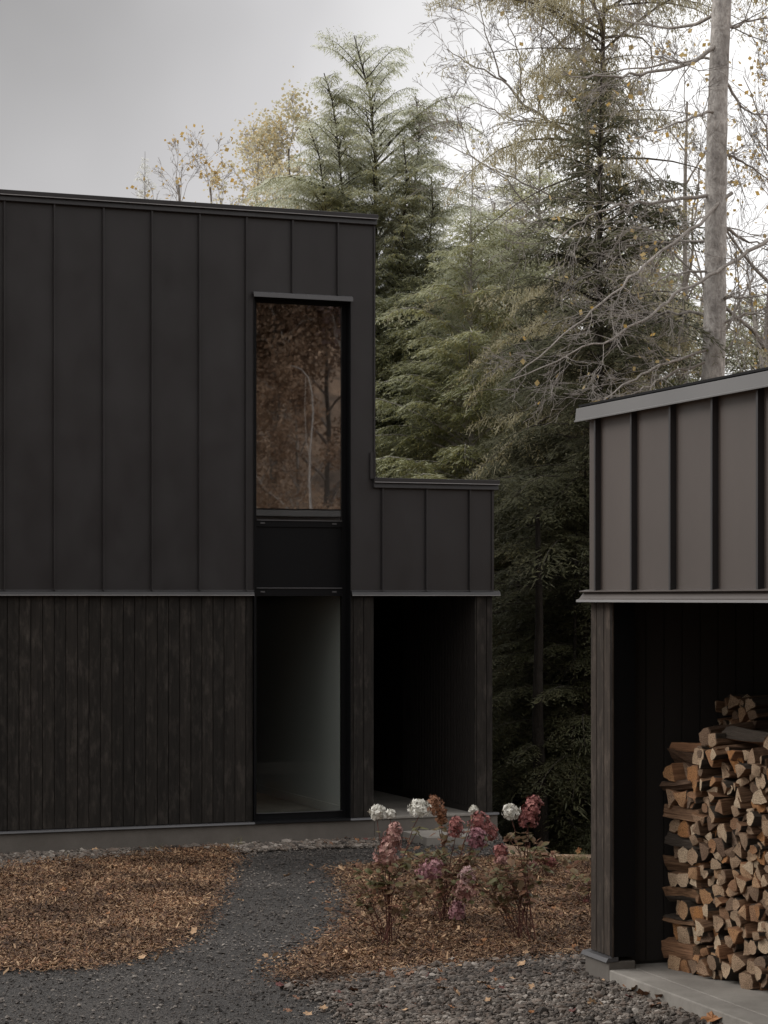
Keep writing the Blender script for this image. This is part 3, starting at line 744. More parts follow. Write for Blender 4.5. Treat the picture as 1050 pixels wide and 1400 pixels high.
# A: tall hemlock behind the house corner
loc,H=place_h(508,34,50)
pa=lambda u:(1-u)**.58*(.70+.45*math.sin(u*21+1)**2)
dA=conifer_data(11,H,3.5,2.15,270,(.35,1.15),.42,.075,prof=pa,dens=1.2,ragged=.8,blade=.08,wid=.78,hang=-.55,wig=.3,nod=.30)
def sub(seed,px,ytop,base_h,R_,dy):       # side leaders that sweep up out of the crown
    lx=(px-508)/FPX*34; th=tz(px,34,ytop)-loc[2]; h=th-base_h
    return conifer_data(seed,h,.3,R_,int(h*34),(.35,1.1),.4,.016,prof=pa,dens=1.2,ragged=.8,blade=.08,wid=.78,hang=-.55,wig=.3,nod=.12,lean=(lx/h*.75,dy/h)),(lx*.25,0,base_h)
for a_ in ((81,452,108,6.2,.85,-.4),(82,578,138,5.2,.9,-.3),(83,560,205,4.5,.95,-.9),(84,440,190,4.8,.9,-.8),(85,600,250,3.5,1.0,-.5),(86,470,150,6.0,.7,.6)):
    d_,o_=sub(*a_); dA=merge(dA,d_,o_)
A=make_tree('hemlock_tree',dA,M_BARK,M_HEM,loc,0,'tall feathery hemlock rising behind the right corner of the dark house')
# B: hemlock between house and shed
loc,H=place_h(645,32,285)
B_=make_tree('hemlock_tree',conifer_data(12,H,1.0,2.7,330,(.15,.9),.45,.065,prof=lambda u:(1-u)**.6,ragged=.45,blade=.09,dens=1.1,wid=.9,hang=-.4),M_BARKP,M_HEMM,loc,0,'green hemlock with a thin pale trunk above the low roof of the house')
BG='feathery green hemlocks behind the bare limbs'
for px,Y,yt,rz in ((742,36,225,1.0),(892,37,300,2.5),(1030,37,395,4.2),(690,35,300,5.3)):
    l2,h2=place_h(px,Y,yt); k=h2/H
    copy_tree_at(B_,l2,rz,(k*1.05,k*1.05,k),'feathery green hemlock standing behind the bare grey limbs at the right',BG)
# C: shaggy spruce left of the big trunk
loc,H=place_h(805,30,-260)
C_=make_tree('spruce_tree',conifer_data(13,H,3.8,1.45,520,(-.1,.5),.40,.09,prof=lambda u:.62+.5*math.sin(u*31)*math.sin(u*13+1),dens=1.2,sparse=.25,ragged=.95,blade=.062,sec_len=.42,bush=.9,hang=-.2,wid=1.2,wig=.9),M_BARKM,M_SPR,loc,0,'shaggy spruce with clumped needles just left of the big grey trunk')
# dark filler hemlocks (shared meshes)
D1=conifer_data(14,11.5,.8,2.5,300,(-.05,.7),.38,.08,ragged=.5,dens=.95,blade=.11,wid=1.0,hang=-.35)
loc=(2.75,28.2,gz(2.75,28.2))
F1=make_tree('hemlock_tree',D1,M_BARK,M_HEM_SHADE,loc,.4,'dark hemlock with drooping boughs filling the gap between house and shed')
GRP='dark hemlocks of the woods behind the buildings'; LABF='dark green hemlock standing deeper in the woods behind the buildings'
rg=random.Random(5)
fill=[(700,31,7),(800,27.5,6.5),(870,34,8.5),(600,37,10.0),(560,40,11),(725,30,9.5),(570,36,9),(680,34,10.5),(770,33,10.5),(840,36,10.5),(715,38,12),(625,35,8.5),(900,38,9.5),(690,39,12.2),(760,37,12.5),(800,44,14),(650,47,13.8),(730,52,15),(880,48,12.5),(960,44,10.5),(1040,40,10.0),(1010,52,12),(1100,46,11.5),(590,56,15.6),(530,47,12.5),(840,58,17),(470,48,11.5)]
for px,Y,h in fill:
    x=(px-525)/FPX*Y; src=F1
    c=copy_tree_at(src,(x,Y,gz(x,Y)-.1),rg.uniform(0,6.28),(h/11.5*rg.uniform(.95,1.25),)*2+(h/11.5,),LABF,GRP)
# E: pale misty conifers further back
loc,H=place_h(705,55,175)
E_=make_tree('pine_tree',conifer_data(15,H,4,3.2,230,(.2,.9),.35,.12,ragged=.5,dens=.65,blade=.14,sparse=.05,hang=-.4),M_BARKM,M_HAZED,loc,0,'pale misty conifer seen between the hemlock and the spruce')
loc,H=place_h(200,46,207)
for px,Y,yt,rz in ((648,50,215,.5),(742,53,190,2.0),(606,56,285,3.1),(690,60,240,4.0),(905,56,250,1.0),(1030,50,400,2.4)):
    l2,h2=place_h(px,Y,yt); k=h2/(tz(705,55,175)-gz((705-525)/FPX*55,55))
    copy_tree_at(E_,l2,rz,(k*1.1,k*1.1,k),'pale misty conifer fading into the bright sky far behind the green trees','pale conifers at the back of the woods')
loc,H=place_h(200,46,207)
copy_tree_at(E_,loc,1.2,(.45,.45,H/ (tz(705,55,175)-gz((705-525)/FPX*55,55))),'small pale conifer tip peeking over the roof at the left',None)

def grow(rng,tubes,p,d,L,r,lvl,maxl,tips,up=.04,wig=.16,kids=6,kl=.58,spread=.75,flat=1.0):
    n=7 if lvl<2 else 5; pts=[p.copy()]; dirs=[d.copy()]; q=p.copy(); dd=d.copy()
    for i in range(n-1):
        dd=dd+rng.normal(0,wig,3)*np.array([1,1,flat]); dd[2]+=up; dd/=np.linalg.norm(dd); q=q+dd*L/(n-1); pts.append(q.copy()); dirs.append(dd.copy())
    rad=np.linspace(r,max(r*.3,.003),n); tubes.add(pts,rad,7 if lvl==0 else (5 if lvl==1 else 3))
    if lvl>=maxl: tips.append(pts[-1]); tips.append(pts[-2]); return
    for k in range(kids if lvl>0 else kids+3):
        t=rng.uniform(.25 if lvl>0 else .35,1.0); i=min(n-2,int(t*(n-1))); f=t*(n-1)-i; b=pts[i]*(1-f)+pts[i+1]*f; bd=dirs[i]
        perp=rng.normal(0,1,3); perp-=perp.dot(bd)*bd; perp/=np.linalg.norm(perp)+1e-9
        nd=bd*math.cos(spread)+perp*math.sin(spread)*rng.uniform(.7,1.1); nd/=np.linalg.norm(nd)
        grow(rng,tubes,b,nd,L*kl*rng.uniform(.6,1.15)*(1.1-.4*t),max(.003,rad[i]*.55),lvl+1,maxl,tips,up,wig,kids,kl,spread,flat)
def leaves_at(rng,tips,n,size,spread):
    T=np.array(tips); C=T[rng.integers(0,len(T),n)]+rng.normal(0,spread,(n,3))
    a=rng.normal(0,1,(n,3)); a/=np.linalg.norm(a,axis=1,keepdims=True); b=np.cross(a,rng.normal(0,1,(n,3))); b/=np.linalg.norm(b,axis=1,keepdims=True)
    s=size*rng.uniform(.6,1.3,(n,1)); return np.stack([C,C+a*s*.5+b*s*.42,C+a*s,C+a*s*.5-b*s*.42],1)
def decid(name,seed,px,Y,pytop,label,mfol,nleaf,mbark=None,group=None,loc=None,H=None,kids=5,maxl=4,trunk_frac=.45,lsize=.075,r0=None,spread=.75,wig=.16,lsp=.05):
    rng=np.random.default_rng(seed)
    if loc is None: loc,H=place_h(px,Y,pytop)
    root=empty(name,loc,0,label,'tree',group); tb=Tubes(6); tips=[]
    r0=r0 or H*.011
    z=np.linspace(0,1,12); w=rng.normal(0,.05,(12,2)).cumsum(0); tp=np.stack([w[:,0]*z,w[:,1]*z,z*H*.96],-1)
    tb.add(tp,r0*(1-z*.9)); tb.build('trunk',mbark or M_BARKM,root)
    br=Tubes(4)
    for k in range(16):
        t=trunk_frac+(1-trunk_frac)*(k+.5)/16; a=k*2.399+rng.normal(0,.3); i=t*11; i0=min(10,int(i)); b=tp[i0]+(tp[i0+1]-tp[i0])*(i-i0)
        e=.5+.6*t; d=np.array([math.cos(a)*math.cos(e),math.sin(a)*math.cos(e),math.sin(e)])
        grow(rng,br,b,d,H*.30*(1.15-t)*rng.uniform(.8,1.2)+.3,r0*(1-t)*.6+.008,1,maxl-0,tips,up=.06,wig=wig,kids=kids,spread=spread)
    br.build('branches',mbark or M_TWIG,root)
    if nleaf:
        V=leaves_at(rng,tips,nleaf,lsize,lsp); np_mesh('leaves',V.reshape(-1,3),np.arange(len(V)*4).reshape(-1,4),mfol,root,rnd=rng.uniform(0,1,len(V)))
    return root
decid('autumn_tree',21,398,38,158,'thinning yellow green autumn tree rising over the house roof',M_OCH,8000,kids=5,lsize=.065,lsp=.12)
decid('autumn_tree',22,345,42,190,'sparse ochre autumn tree left of the yellow green one above the roof',M_OCH,3800,kids=5,lsize=.06,lsp=.12)
decid('bare_tree',23,245,44,210,'nearly bare twiggy tree above the roof, second from the left',M_YEL,250,kids=4,lsize=.09)
decid('bare_tree',24,292,44,212,'twiggy tree with a few yellow leaves above the middle of the roof',M_YEL,900,kids=4,lsize=.09)
decid('autumn_tree',25,560,44,470,'golden leaved tree glowing through the hemlock beside the house corner',M_YEL,9000,kids=4,lsize=.12,lsp=.15)
decid('autumn_tree',26,760,36,800,'small golden tree in the dark gap between house and shed',M_YEL,5000,kids=4,lsize=.08,lsp=.12)
decid('birch_tree',27,932,36,90,'thin pale leaning tree just left of the big grey trunk',M_YEL,350,M_TWIG,kids=4,lsize=.1)
decid('maple_tree',28,1040,33,40,'bare maple with scattered yellow leaves at the right edge',M_YEL,1100,M_TWIG,kids=5,lsize=.07,lsp=.1)
decid('bare_tree',30,668,42,225,'misty bare tree behind the pale trunked hemlock',M_OCH,400,M_TWIG,kids=5,lsize=.08)

# big grey trunk with long bare limbs
YB=27.0
rng=np.random.default_rng(40)
x0=(973-525)/FPX*YB; g0=gz(x0,YB)
big=empty('pine_tree',(x0,YB,g0),0,'big straight pale grey trunk with long bare limbs behind the shed','tree')
tb=Tubes(14); zs=np.linspace(0,13.5,120)
ptop=tz(0,YB,0)-g0; pmid=tz(0,YB,515)-g0
def bigx(z): return (( (989-975)/FPX*YB)*(z-pmid)/(ptop-pmid))
tb.add(np.stack([bigx(zs)+.02*np.sin(zs*1.1),.02*np.cos(zs),zs],-1),np.interp(zs,[0,pmid,ptop,13.5],[.17,.145,.115,.06])*(1+.022*np.sin(zs*9+np.sin(zs*3.3))+rng.normal(0,.018,120)))
tb.build('trunk',M_BARKP,big)
lb=Tubes(5); tips=[]
def limb(path,r0):
    """path: list of (px,py,dy) seen positions; resampled, with twigs"""
    P=np.array([np.array(at(px,YB+dy,py))-np.array([x0,YB,g0]) for px,py,dy in path])
    t=np.linspace(0,len(P)-1,len(P)*4); Q=np.stack([np.interp(t,np.arange(len(P)),P[:,i]) for i in range(3)],-1)
    for _ in range(2): Q[1:-1]=(Q[:-2]+Q[2:]+Q[1:-1]*2)/4
    Q+=rng.normal(0,.014,Q.shape); rad=np.linspace(r0,.006,len(Q)); lb.add(Q,rad,6)
    for k in range(int(len(Q)*.6)+4):
        i=rng.integers(2,len(Q)-1); d=Q[i]-Q[i-1]; d/=np.linalg.norm(d)
        perp=rng.normal(0,1,3)*np.array([1,.8,1]); perp-=perp.dot(d)*d; perp/=np.linalg.norm(perp)
        nd=d*.72+perp*.6
        grow(rng,lb,Q[i].copy(),nd/np.linalg.norm(nd),rng.uniform(.35,1.0),max(.0035,rad[i]*.4),2,4,tips,up=-.02,wig=.2,kids=4,kl=.6,spread=.6)
limb([(985,60,0),(940,90,-.3),(880,100,-.8),(820,108,-1.2),(770,100,-1.5)],.03)
limb([(983,78,0),(930,82,.2),(870,95,.5),(800,105,.9)],.02)
limb([(980,150,0),(950,160,-.4),(905,175,-.9),(860,190,-1.3)],.022)
limb([(975,265,0),(920,275,-.3),(850,280,-.8),(790,300,-1.2),(760,330,-1.5)],.028)
limb([(1000,265,0),(950,310,-.5),(890,355,-1),(840,400,-1.4),(780,450,-1.8),(705,515,-2.2)],.024)
limb([(1055,325,.3),(985,368,-.2),(930,395,-.6),(890,430,-1),(850,455,-1.3),(790,480,-1.6),(700,520,-2)],.026)
limb([(973,370,0),(925,372,-.3),(890,390,-.6),(870,380,-.9)],.018)
limb([(972,480,0),(930,486,-.4),(890,505,-.8),(850,530,-1.2),(825,548,-1.5)],.022)
limb([(972,495,0),(920,510,-.2),(880,530,-.6),(840,555,-.9)],.018)
limb([(985,40,0),(1020,30,.2),(1055,20,.4)],.03)
limb([(985,100,0),(1015,150,.2),(1055,160,.4)],.022)
limb([(980,210,0),(1010,215,.3),(1055,250,.5)],.022)
limb([(978,300,0),(1015,330,.3),(1055,335,.5)],.025)
limb([(975,410,0),(1010,408,-.2),(1055,402,-.5)],.024)
limb([(975,450,0),(1015,430,-.2),(1060,425,-.5)],.022)
limb([(974,330,0),(900,330,.4),(820,345,.8),(760,370,1.2)],.02)
limb([(974,430,0),(900,425,.4),(830,440,.8),(770,470,1.2)],.02)
limb([(985,20,0),(930,40,.3),(860,30,.7),(800,10,1.0)],.025)
lb.build('branches',M_TWIG,big)
V=leaves_at(rng,tips,170,.075,.04); np_mesh('leaves',V.reshape(-1,3),np.arange(len(V)*4).reshape(-1,4),M_YEL,big,rnd=rng.uniform(0,1,len(V)))

def spread_tree(name,px0,Y,paths,label,seed,mt,leafn=0,rt=.07,ztop=None):
    global YB,x0,g0,lb,tips,rng
    rng=np.random.default_rng(seed); YB=Y; x0=(px0-525)/FPX*Y; g0=gz(x0,Y); root=empty(name,(x0,Y,g0),0,label,'tree')
    zt=ztop-g0; t=Tubes(8); z=np.linspace(0,zt,14); t.add(np.stack([.06*np.sin(z*.7),.05*np.cos(z*.5),z],-1),rt*(1-.75*z/zt)); t.build('trunk',mt,root)
    lb=Tubes(4); tips=[]
    for p,r in paths: limb([(a_,b_,c_) for a_,b_,c_ in p],r)
    lb.build('branches',mt,root)
    if leafn:
        V=leaves_at(rng,tips,leafn,.09,.05); np_mesh('leaves',V.reshape(-1,3),np.arange(len(V)*4).reshape(-1,4),M_YEL,root,rnd=rng.uniform(0,1,len(V)))
spread_tree('bare_tree',800,31.5,[([(800,195,0),(760,170,.2),(715,145,.3),(690,110,.4),(650,90,.5),(612,68,.6)],.03),([(715,145,.3),(712,100,.2),(706,60,.1),(690,20,0)],.014),
  ([(690,112,.4),(668,60,.4),(655,0,.4)],.014),([(735,155,.3),(745,100,0),(740,40,-.2),(752,-10,-.3)],.014),([(760,170,.2),(700,165,.5),(655,140,.8),(630,150,1)],.012),
  ([(800,100,0),(770,60,.2),(720,20,.4),(700,-30,.5)],.02),([(800,60,0),(780,20,0),(765,-40,0)],.02),([(800,300,0),(740,260,.3),(680,235,.5),(600,190,.8)],.02),([(800,330,0),(730,300,.3),(690,240,.5),(640,215,.8),(625,150,1)],.016)],
  'bare grey tree spreading fine twigs against the sky left of the spruce',71,M_TWIG,20,.08,11.5)
# bent white sapling on the slope beside the camera, mirrored in the upper glass
def mirrored(px,py,t):
    p=np.array(at(px,23.72,py)); d=np.array([(px-525)/FPX,1,-(py-818)/FPX]); n=np.array([.36,-.933,0]); r=d-2*d.dot(n)*n
    return p+r*t
sp0=mirrored(429,700,24); sp0[2]=gz(sp0[0],sp0[1]); root=empty('birch_sapling',tuple(sp0),0,'bent white sapling mirrored as a pale hook in the upper glass','tree')
t=Tubes(7); pts=[sp0]+[mirrored(px,py,24) for px,py in ((429,690),(427,655),(428,625),(431,590),(433,560),(431,535),(425,515),(414,504),(398,499))]
t.add(np.array(pts)-sp0,np.concatenate([[.03,.03,.022,.02],np.linspace(.018,.009,6)])); t.build('trunk',M_BARKP,root)
t=Tubes(5); t.add(np.array([mirrored(px,py,24) for px,py in ((428,625),(422,600),(420,560),(421,515))])-sp0,np.linspace(.009,.005,4)); t.build('branches',M_BARKP,root)
# slim trunks standing in the dark gap
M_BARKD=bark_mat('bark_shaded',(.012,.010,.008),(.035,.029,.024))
TG='slim dark trunks in the gap between house and shed'
for i,(px,Y,r_) in enumerate([(708,28.5,.07),(741,26.5,.11),(690,30,.05),(778,27,.04),(795,30,.08),(722,33,.07),(760,31,.06)]):
    x=(px-525)/FPX*Y; rng=np.random.default_rng(60+i); z=np.linspace(0,5.0,9)
    t=Tubes(8); t.add(np.stack([.03*rng.normal(0,1,9).cumsum()*.5,.03*rng.normal(0,1,9),z],-1),r_*(1-.15*z))
    r0_=empty('tree',(x,Y,gz(x,Y)-.1),0,'slim dark tree trunk in the gap between house and shed','tree',TG); t.build('trunk',M_BARKD,r0_)
    b=Tubes(4); tp_=[]
    for k in range(14):
        a=rng.uniform(0,6.28); grow(rng,b,np.array([0,0,rng.uniform(.8,4.6)]),np.array([math.cos(a),math.sin(a),rng.uniform(-.3,.2)]),rng.uniform(.4,.9),.006,2,3,tp_,up=-.02,kids=4)
    b.build('branches',M_BARKD,r0_)

# trees on the hillside behind the camera: only seen mirrored in the upper glass
HG='autumn trees on the hillside facing the house'
T1=decid('hillside_tree',31,0,0,0,'autumn tree mirrored in the upper glass of the tall window',M_ORG,26000,loc=(16,-3,gz(16,-3)),H=11,kids=5,maxl=4,lsize=.11,lsp=.25,group=HG)
T2=decid('hillside_tree',32,0,0,0,'autumn tree mirrored in the upper glass of the tall window',M_RED,22000,loc=(20,-11,gz(20,-11)),H=13,kids=5,maxl=4,lsize=.12,lsp=.3,group=HG)
for i,(x,y,s,src) in enumerate([(23,-6,1.1,T1),(13,-12,1.2,T2),(27,-14,1.3,T1),(19,-19,1.2,T2),(31,-9,1.1,T2),(24,-22,1.4,T1),(8,-9,1.0,T1),(34,-22,1.4,T1)]):
    copy_tree_at(src,(x,y,gz(x,y)-.2),i*1.7,s,'autumn tree mirrored in the upper glass of the tall window',HG)
for i,(x,y,s) in enumerate([(5,-7,1.2),(11,-7,1.4),(17,-14,1.6),(28,-3,1.4)]):
    copy_tree_at(F1,(x,y,gz(x,y)-.2),i*2.1,s,'dark evergreen on the hillside facing the house',HG+', evergreens')

T3=decid('hillside_tree',33,0,0,0,'leafy autumn thicket mirrored low in the upper glass of the tall window',M_ORG,9000,loc=(18.6,0.4,gz(18.6,.4)),H=7,kids=4,maxl=4,lsize=.08,lsp=.10,trunk_frac=.12,group=HG)
for i,(t_,lat,s_,src) in enumerate([(34,-1.6,1.1,T3),(37,1.4,1.25,T2),(42,-1.0,1.3,T1),(41,2.5,1.2,T3),(47,.6,1.5,T3),(52,-2,1.6,T2)]):
    x,y=-.9+.648*t_+.762*lat,23.7-.762*t_+.648*lat
    copy_tree_at(src,(x,y,gz(x,y)-.2),i*1.3+.4,s_,'autumn tree mirrored in the upper glass of the tall window',HG)
# ------------------------------------------------------------------ hydrangeas
def flower_mat(name,cols):
    m,nt,b=mat(name,cols[0],.7,.3); c=ramp(nt,attr(nt),[(i/(len(cols)-1),cols[i]) for i in range(len(cols))]); nt.links.new(c,b.inputs['Base Color'])
    b.inputs['Subsurface Weight'].default_value=0.0
    return m
FM={'w':flower_mat('petals_white',[(.40,.37,.31),(.56,.54,.48),(.62,.60,.55)]),
    'p':flower_mat('petals_pink',[(0.162,0.068,0.061),(0.297,0.149,0.128),(0.459,0.297,0.243)]),
    'c':flower_mat('petals_crimson',[(0.095,0.030,0.030),(0.216,0.068,0.061),(0.365,0.162,0.135)]),
    'm':flower_mat('petals_magenta',[(0.121,0.047,0.061),(0.243,0.101,0.115),(0.365,0.216,0.216)]),
    'l':flower_mat('petals_pale_pink',[(0.243,0.135,0.135),(0.378,0.243,0.230),(0.446,0.338,0.311)]),
    'b':flower_mat('petals_brown',[(0.068,0.030,0.016),(0.176,0.074,0.034),(0.270,0.135,0.074)])}
M_STEM=bark_mat('shrub_stems',(.09,.035,.028),(.17,.075,.055))
def flower_head(rng,c,w,h,m,parent,tilt):
    n=int(90+w*h*5200); u=rng.uniform(0,1,n); th=rng.uniform(0,2*PI,n)
    r=w/2*np.sqrt(np.clip(1-((u-.38)/.66)**2,0,1))*rng.uniform(.72,1.08,n)
    lump=1+.25*np.sin(th*3+u*11)+rng.normal(0,.08,n)
    C=np.stack([r*np.cos(th)*lump,r*np.sin(th)*lump,(u-.45)*h],-1); C[:,0]+=tilt*C[:,2]
    nrm=np.stack([np.cos(th),np.sin(th),(u-.35)*1.4],-1)+rng.normal(0,.35,(n,3)); nrm/=np.linalg.norm(nrm,axis=1,keepdims=True)
    a=np.cross(nrm,rng.normal(0,1,(n,3))); a/=np.linalg.norm(a,axis=1,keepdims=True); b=np.cross(nrm,a)
    s=rng.uniform(.009,.014,(n,1)); Q=[]
    for k in range(4):
        e=a*math.cos(k*PI/2)+b*math.sin(k*PI/2); f=-a*math.sin(k*PI/2)+b*math.cos(k*PI/2)
        Q.append(np.stack([C,C+e*s*.8+f*s*.6+nrm*s*.15,C+e*s*1.5+nrm*s*.1,C+e*s*.8-f*s*.6+nrm*s*.2],1))
    V=np.concatenate(Q)+np.asarray(c)
    return np_mesh('flower_head',V.reshape(-1,3),np.arange(len(V)*4).reshape(-1,4),m,parent,rnd=np.tile(rng.uniform(0,1,n),4)*.7+.3*rng.uniform(0,1,4*n))
def leaf_quads(C,d,w,L,W,fold,rng):
    """each leaf: 6 quads-ish built as 3 cross strips, folded on the midrib"""
    n=len(C); up=np.cross(d,w); out=[]
    prof=[(0,.02),(.28,.46),(.62,.42),(1.0,.02)]
    for (t0,w0),(t1,w1) in zip(prof[:-1],prof[1:]):
        for s in (1,-1):
            P0=C+d*L*t0-up*0; P1=C+d*L*t1-np.array([0,0,1])*L*.25*t1**2; P0=P0-np.array([0,0,1])*L*.25*t0**2
            E0=P0+w*s*W*w0+up*fold*W*w0; E1=P1+w*s*W*w1+up*fold*W*w1
            out.append(np.stack([P0,E0,E1,P1] if s>0 else [P0,P1,E1,E0],1))
    return np.concatenate(out)
def hydrangea(seed,base,Y,heads,extra,label,leafn=1.0,spread=.35,ht=.55):
    rng=np.random.default_rng(seed); bx=(base-525)/FPX*Y; root=empty('hydrangea_shrub',(bx,Y,.02),0,label,'shrub')
    st=Tubes(5); LC=[];LD=[];LS=[]
    def stem(P3,r0,leaf=True,start=.42):
        b0=np.array([rng.normal(0,.05),rng.normal(0,.05),0.0]); n=10; t=np.linspace(0,1,n)[:,None]
        mid=(b0*.5+P3*.5)+np.array([-(P3[0])*.18,0,.10])
        pts=(1-t)**2*b0+2*t*(1-t)*mid+t**2*P3+rng.normal(0,.004,(n,3)); st.add(pts,np.linspace(r0*.8,r0*.4,n))
        if leaf:
            L=np.linalg.norm(P3-b0); k=int(L/.052*leafn)
            for j in range(k):
                f=start+(.97-start)*(j+.5)/k; i=f*(n-1); i0=min(n-2,int(i)); p=pts[i0]+(pts[i0+1]-pts[i0])*(i-i0); a=j*PI/2+rng.normal(0,.3)
                for s in (0,PI):
                    if rng.random()<.35: continue
                    d=np.array([math.cos(a+s),math.sin(a+s),rng.normal(.05,.35)]); LC.append(p); LD.append(d/np.linalg.norm(d)); LS.append(rng.uniform(.045,.095)*(1.15-.4*f))
            # side twigs
            for j in range(3):
                f=rng.uniform(.35,.75); i0=int(f*(n-1)); p=pts[i0]; a=rng.uniform(0,6.28); q=p+np.array([math.cos(a)*.12,math.sin(a)*.12,rng.uniform(.08,.2)])
                st.add(np.linspace(p,q,4),np.linspace(r0*.5,r0*.3,4))
                for _ in range(4):
                    d=rng.normal(0,1,3)*np.array([1,1,.4]); LC.append(q+rng.normal(0,.02,3)); LD.append(d/np.linalg.norm(d)); LS.append(rng.uniform(.05,.09))
    for (px,py,w,h,col,dy,tilt) in heads:
        P=np.array(at(px,Y+dy,py))-np.array([bx,Y,.02]); s=(Y+dy)/FPX
        low=P-np.array([tilt*h*s*.4,0,h*s*.45])
        stem(low,.007); flower_head(rng,P,w*s*1.05,h*s*1.05,FM[col],root,tilt)
    for k in range(extra):
        a=rng.uniform(0,6.28); r=spread*rng.uniform(.4,1); stem(np.array([r*math.cos(a),r*math.sin(a),ht*rng.uniform(.5,1.15)]),.005,start=.35)
    st.build('stems',M_STEM,root)
    C=np.array(LC);d=np.array(LD);S=np.array(LS)[:,None]
    w=np.cross(d,np.array([0,0,1.0]))+rng.normal(0,.3,d.shape); w/=np.linalg.norm(w,axis=1,keepdims=True)
    V=leaf_quads(C,d,w,S,S*.8,.25,rng); n=len(C)
    np_mesh('leaves',V.reshape(-1,3),np.arange(len(V)*4).reshape(-1,4),M_SHRUB,root,rnd=np.tile(rng.uniform(0,1,n),6))
    return root
hydrangea(1,529,16.6,[(537,1142,20,30,'p',0,.2),(529,1165,28,36,'p',0,.3),(516,1111,19,17,'w',.2,0),(534,1113,11,9,'w',.25,0),(573,1105,25,20,'w',.3,0)],8,'leftmost hydrangea with dusty pink and white flower heads',.5,.55,.55)
hydrangea(2,612,17.8,[(597,1103,20,26,'b',-.1,-.3),(604,1119,11,14,'b',-.1,0),(623,1131,18,25,'c',-.2,0),(655,1126,24,28,'c',-.1,0),(668,1138,20,22,'c',.1,0),(652,1146,22,24,'m',-.2,0),(588,1189,28,26,'m',-.5,.3),(639,1197,20,20,'l',-.5,0),(637,1216,26,24,'p',-.5,0),(625,1245,18,22,'m',-.4,0),(648,1107,11,8,'w',.1,0)],11,'middle hydrangea with clustered crimson and magenta flower heads',.48,.62,.5)
hydrangea(3,713,16.9,[(698,1110,21,18,'w',0,0),(727,1106,22,32,'c',0,.2),(722,1121,22,20,'c',0,0),(684,1163,16,14,'c',.2,0),(685,1176,14,10,'p',.1,0)],11,'right hydrangea carrying one white and one tall crimson flower head',.48,.6,.62)
hydrangea(4,752,20.5,[(752,1178,14,9,'c',0,0),(729,1181,10,9,'p',.2,0)],5,'small low hydrangea behind the others near the edge of the woods',.6,.25,.18)
hydrangea(5,800,18.8,[(801,1240,12,16,'c',0,0)],6,'low reddish shrub beside the corner of the woodshed',.6,.22,.2)

# ------------------------------------------------------------------ fallen leaves and grass
def leaf_mesh(rng):
    n=22; a=np.arange(n)*2*PI/n; lob=.55+.45*np.abs(np.cos(a*2.5))**.8*(1-.25*(np.arange(n)%2)); lob*=rng.uniform(.85,1.15,n)
    V=[(0,0,.01)]+[(math.cos(t)*l,math.sin(t)*l,rng.uniform(-.1,.35)*l) for t,l in zip(a,lob)]
    F=[(0,1+i,1+(i+1)%n) for i in range(n)]
    me=bpy.data.meshes.new('fallen_leaf'); me.from_pydata([tuple(np.array(v)) for v in V],[],F); me.update(); return me
def leafm(name,c1,c2):
    m,nt,b=mat(name,c1,.7,.3); n=noise(nt,coords(nt),3,4); c=ramp(nt,n,[(.3,c1),(.7,c2)]); nt.links.new(c,b.inputs['Base Color']); return m
LM=[leafm('leaf_brown',(.10,.05,.03),(.22,.11,.06)),leafm('leaf_tan',(.25,.15,.08),(.40,.26,.15)),leafm('leaf_orange',(.16,.065,.025),(.28,.13,.05)),leafm('leaf_darkred',(.07,.02,.02),(.13,.04,.03))]
lr=np.random.default_rng(9); LMESH=[]
for i in range(8):
    me=leaf_mesh(lr); me.materials.append(LM[i%4]); LMESH.append(me)
def leaf(px,py,size,k,label,group,z=.03):
    x,y=gnd(px,py); o=bpy.data.objects.new('fallen_leaf',LMESH[k]); COL.objects.link(o); o.location=(x,y,z); o.scale=(size,)*3
    o.rotation_euler=(lr.normal(0,.4),lr.normal(0,.4),lr.uniform(0,6.28)); tag(o,label,'leaf',group)
for px,py,s,k in [(855,1352,.07,1),(862,1358,.06,0),(868,1363,.07,1),(880,1370,.06,0),(890,1368,.07,0),(900,1372,.075,1),(906,1377,.075,0),(914,1372,.07,1),(920,1380,.06,0),(938,1388,.05,1),(862,1374,.05,3),(896,1385,.05,0)]:
    leaf(px,py,s,k,'dry brown maple leaf in the drift against the concrete slab of the woodshed','fallen leaves along the woodshed slab',.05)
leaf(974,1408,.075,2,'large orange maple leaf standing against the concrete slab',None,.07)
for i in range(46):
    px=lr.uniform(380,850); py=lr.uniform(1335,1398)
    leaf(px,py,lr.uniform(.02,.045),int(lr.choice([0,0,2,3,1])),'small brown leaf fallen on the grey pebbles','fallen leaves on the pebbles',.045)
for i in range(120):
    px=lr.uniform(0,800); py=lr.uniform(1165,1330)
    if 270<px<500 and py<1300 and i%6: continue
    leaf(px,py,lr.uniform(.02,.045),int(lr.choice([0,1,2,1])),'small dry leaf fallen on the mulch or the path','fallen leaves on the mulch and path',.055)
for i in range(30):
    px=lr.uniform(400,560); py=lr.uniform(1148,1160)
    leaf(px,py,lr.uniform(.02,.04),int(lr.choice([0,0,2,3])),'small brown leaf at the foot of the house foundation','fallen leaves at the foot of the house',.05)
M_GRASS=foliage_mat('dry_grass',[(.10,.11,.04),(.20,.18,.08),(.28,.24,.13)],None,.3)
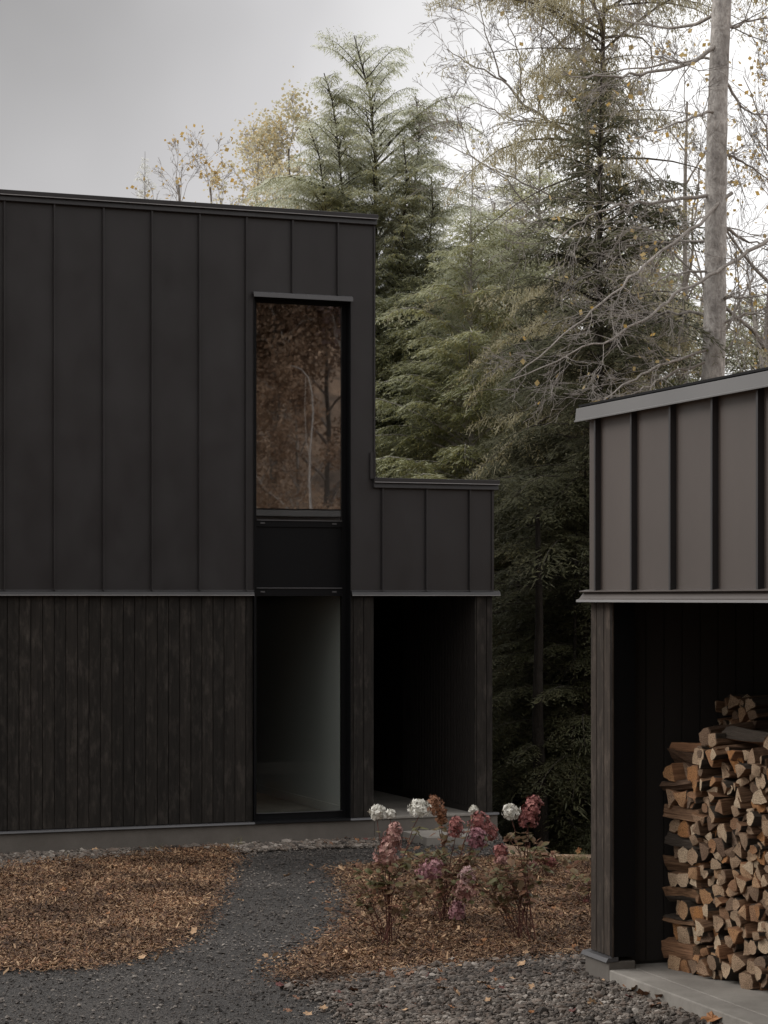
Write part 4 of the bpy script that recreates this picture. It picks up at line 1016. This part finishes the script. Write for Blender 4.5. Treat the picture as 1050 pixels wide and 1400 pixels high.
def tuft(px,py,n,h,label):
    x,y=gnd(px,py); rng=np.random.default_rng(int(px)); root=empty('grass_tuft',(x,y,.01),0,label,'grass tuft'); VS=[]
    for i in range(n):
        a=rng.uniform(0,6.28); l=h*rng.uniform(.5,1.1); o=np.array([rng.normal(0,.05),rng.normal(0,.04),0]); pr=np.array([-math.sin(a),math.cos(a),0])*.002
        pts=[o+np.array([math.cos(a)*l*.5*t**2,math.sin(a)*l*.5*t**2,l*(t-.35*t**2.5)]) for t in np.linspace(0,1,5)]
        for k in range(4): VS.append([pts[k]-pr*(1-k/4),pts[k]+pr*(1-k/4),pts[k+1]+pr*(1-(k+1)/4.2),pts[k+1]-pr*(1-(k+1)/4.2)])
    V=np.array(VS); np_mesh('blades',V.reshape(-1,3),np.arange(len(V)*4).reshape(-1,4),M_GRASS,root,rnd=rng.uniform(0,1,len(V)))
tuft(325,1160,16,.20,'thin grass tuft growing in the stones at the house foundation')
tuft(215,1167,12,.16,'sparse grass tuft beside the foundation, left of the window')
tuft(785,1184,60,.22,'dry arching grass at the edge of the woods beside the shed')
tuft(800,1182,50,.20,'dry grass touching the rear corner of the woodshed')
tuft(92,1172,10,.14,'small grass tuft far left at the foundation stones')

# ------------------------------------------------------------------ sky and light
w=bpy.data.worlds.new('World'); sc.world=w; w.use_nodes=True; nt=w.node_tree; bg=nt.nodes['Background']
sky=N(nt,'ShaderNodeTexSky'); sky.sky_type='NISHITA'; sky.sun_disc=False
SUN=np.array([-.86,.22,.55]); SUN/=np.linalg.norm(SUN)
el=math.asin(SUN[2]); az=math.atan2(SUN[0],SUN[1])
sky.sun_elevation=el; sky.sun_rotation=az; sky.air_density=1.5; sky.dust_density=4
hs=N(nt,'ShaderNodeHueSaturation'); hs.inputs['Saturation'].default_value=.06; nt.links.new(sky.outputs[0],hs.inputs['Color'])
tc=N(nt,'ShaderNodeTexCoord')
dt=N(nt,'ShaderNodeVectorMath',operation='DOT_PRODUCT'); nt.links.new(tc.outputs['Generated'],dt.inputs[0]); dt.inputs[1].default_value=(.88,.35,-.22)
cl=N(nt,'ShaderNodeTexNoise'); cl.inputs['Scale'].default_value=3.2; cl.inputs['Detail'].default_value=4; nt.links.new(tc.outputs['Generated'],cl.inputs['Vector'])
ad=N(nt,'ShaderNodeMath',operation='MULTIPLY_ADD'); nt.links.new(cl.outputs['Fac'],ad.inputs[0]); ad.inputs[1].default_value=.32; nt.links.new(dt.outputs['Value'],ad.inputs[2])
cr=ramp(nt,ad.outputs[0],[(.0,(4.2,4.17,4.15)),(.24,(1.90,1.86,1.87)),(.38,(3.75,3.70,3.77)),(.52,(7.0,6.95,6.95))])
mx=mix(nt,hs.outputs['Color'],cr,.92)
sp=N(nt,'ShaderNodeSeparateXYZ'); nt.links.new(tc.outputs['Generated'],sp.inputs[0])
zb=ramp(nt,sp.outputs['Z'],[(.27,(.42,.42,.42)),(.75,(1,1,1))])          # overcast sky: brightest overhead
mx=mix(nt,mx,mix(nt,zb,(2.38,2.38,2.38),1.0,'MULTIPLY'),1.0,'MULTIPLY')
nt.links.new(mx,bg.inputs['Color']); bg.inputs['Strength'].default_value=.15
sl=bpy.data.lights.new('sun','SUN'); sl.energy=1.5; sl.angle=R(25); sl.color=(1,.97,.93)
so=bpy.data.objects.new('sun',sl); COL.objects.link(so)
from mathutils import Vector
so.rotation_euler=Vector(tuple(SUN)).to_track_quat('Z','Y').to_euler()
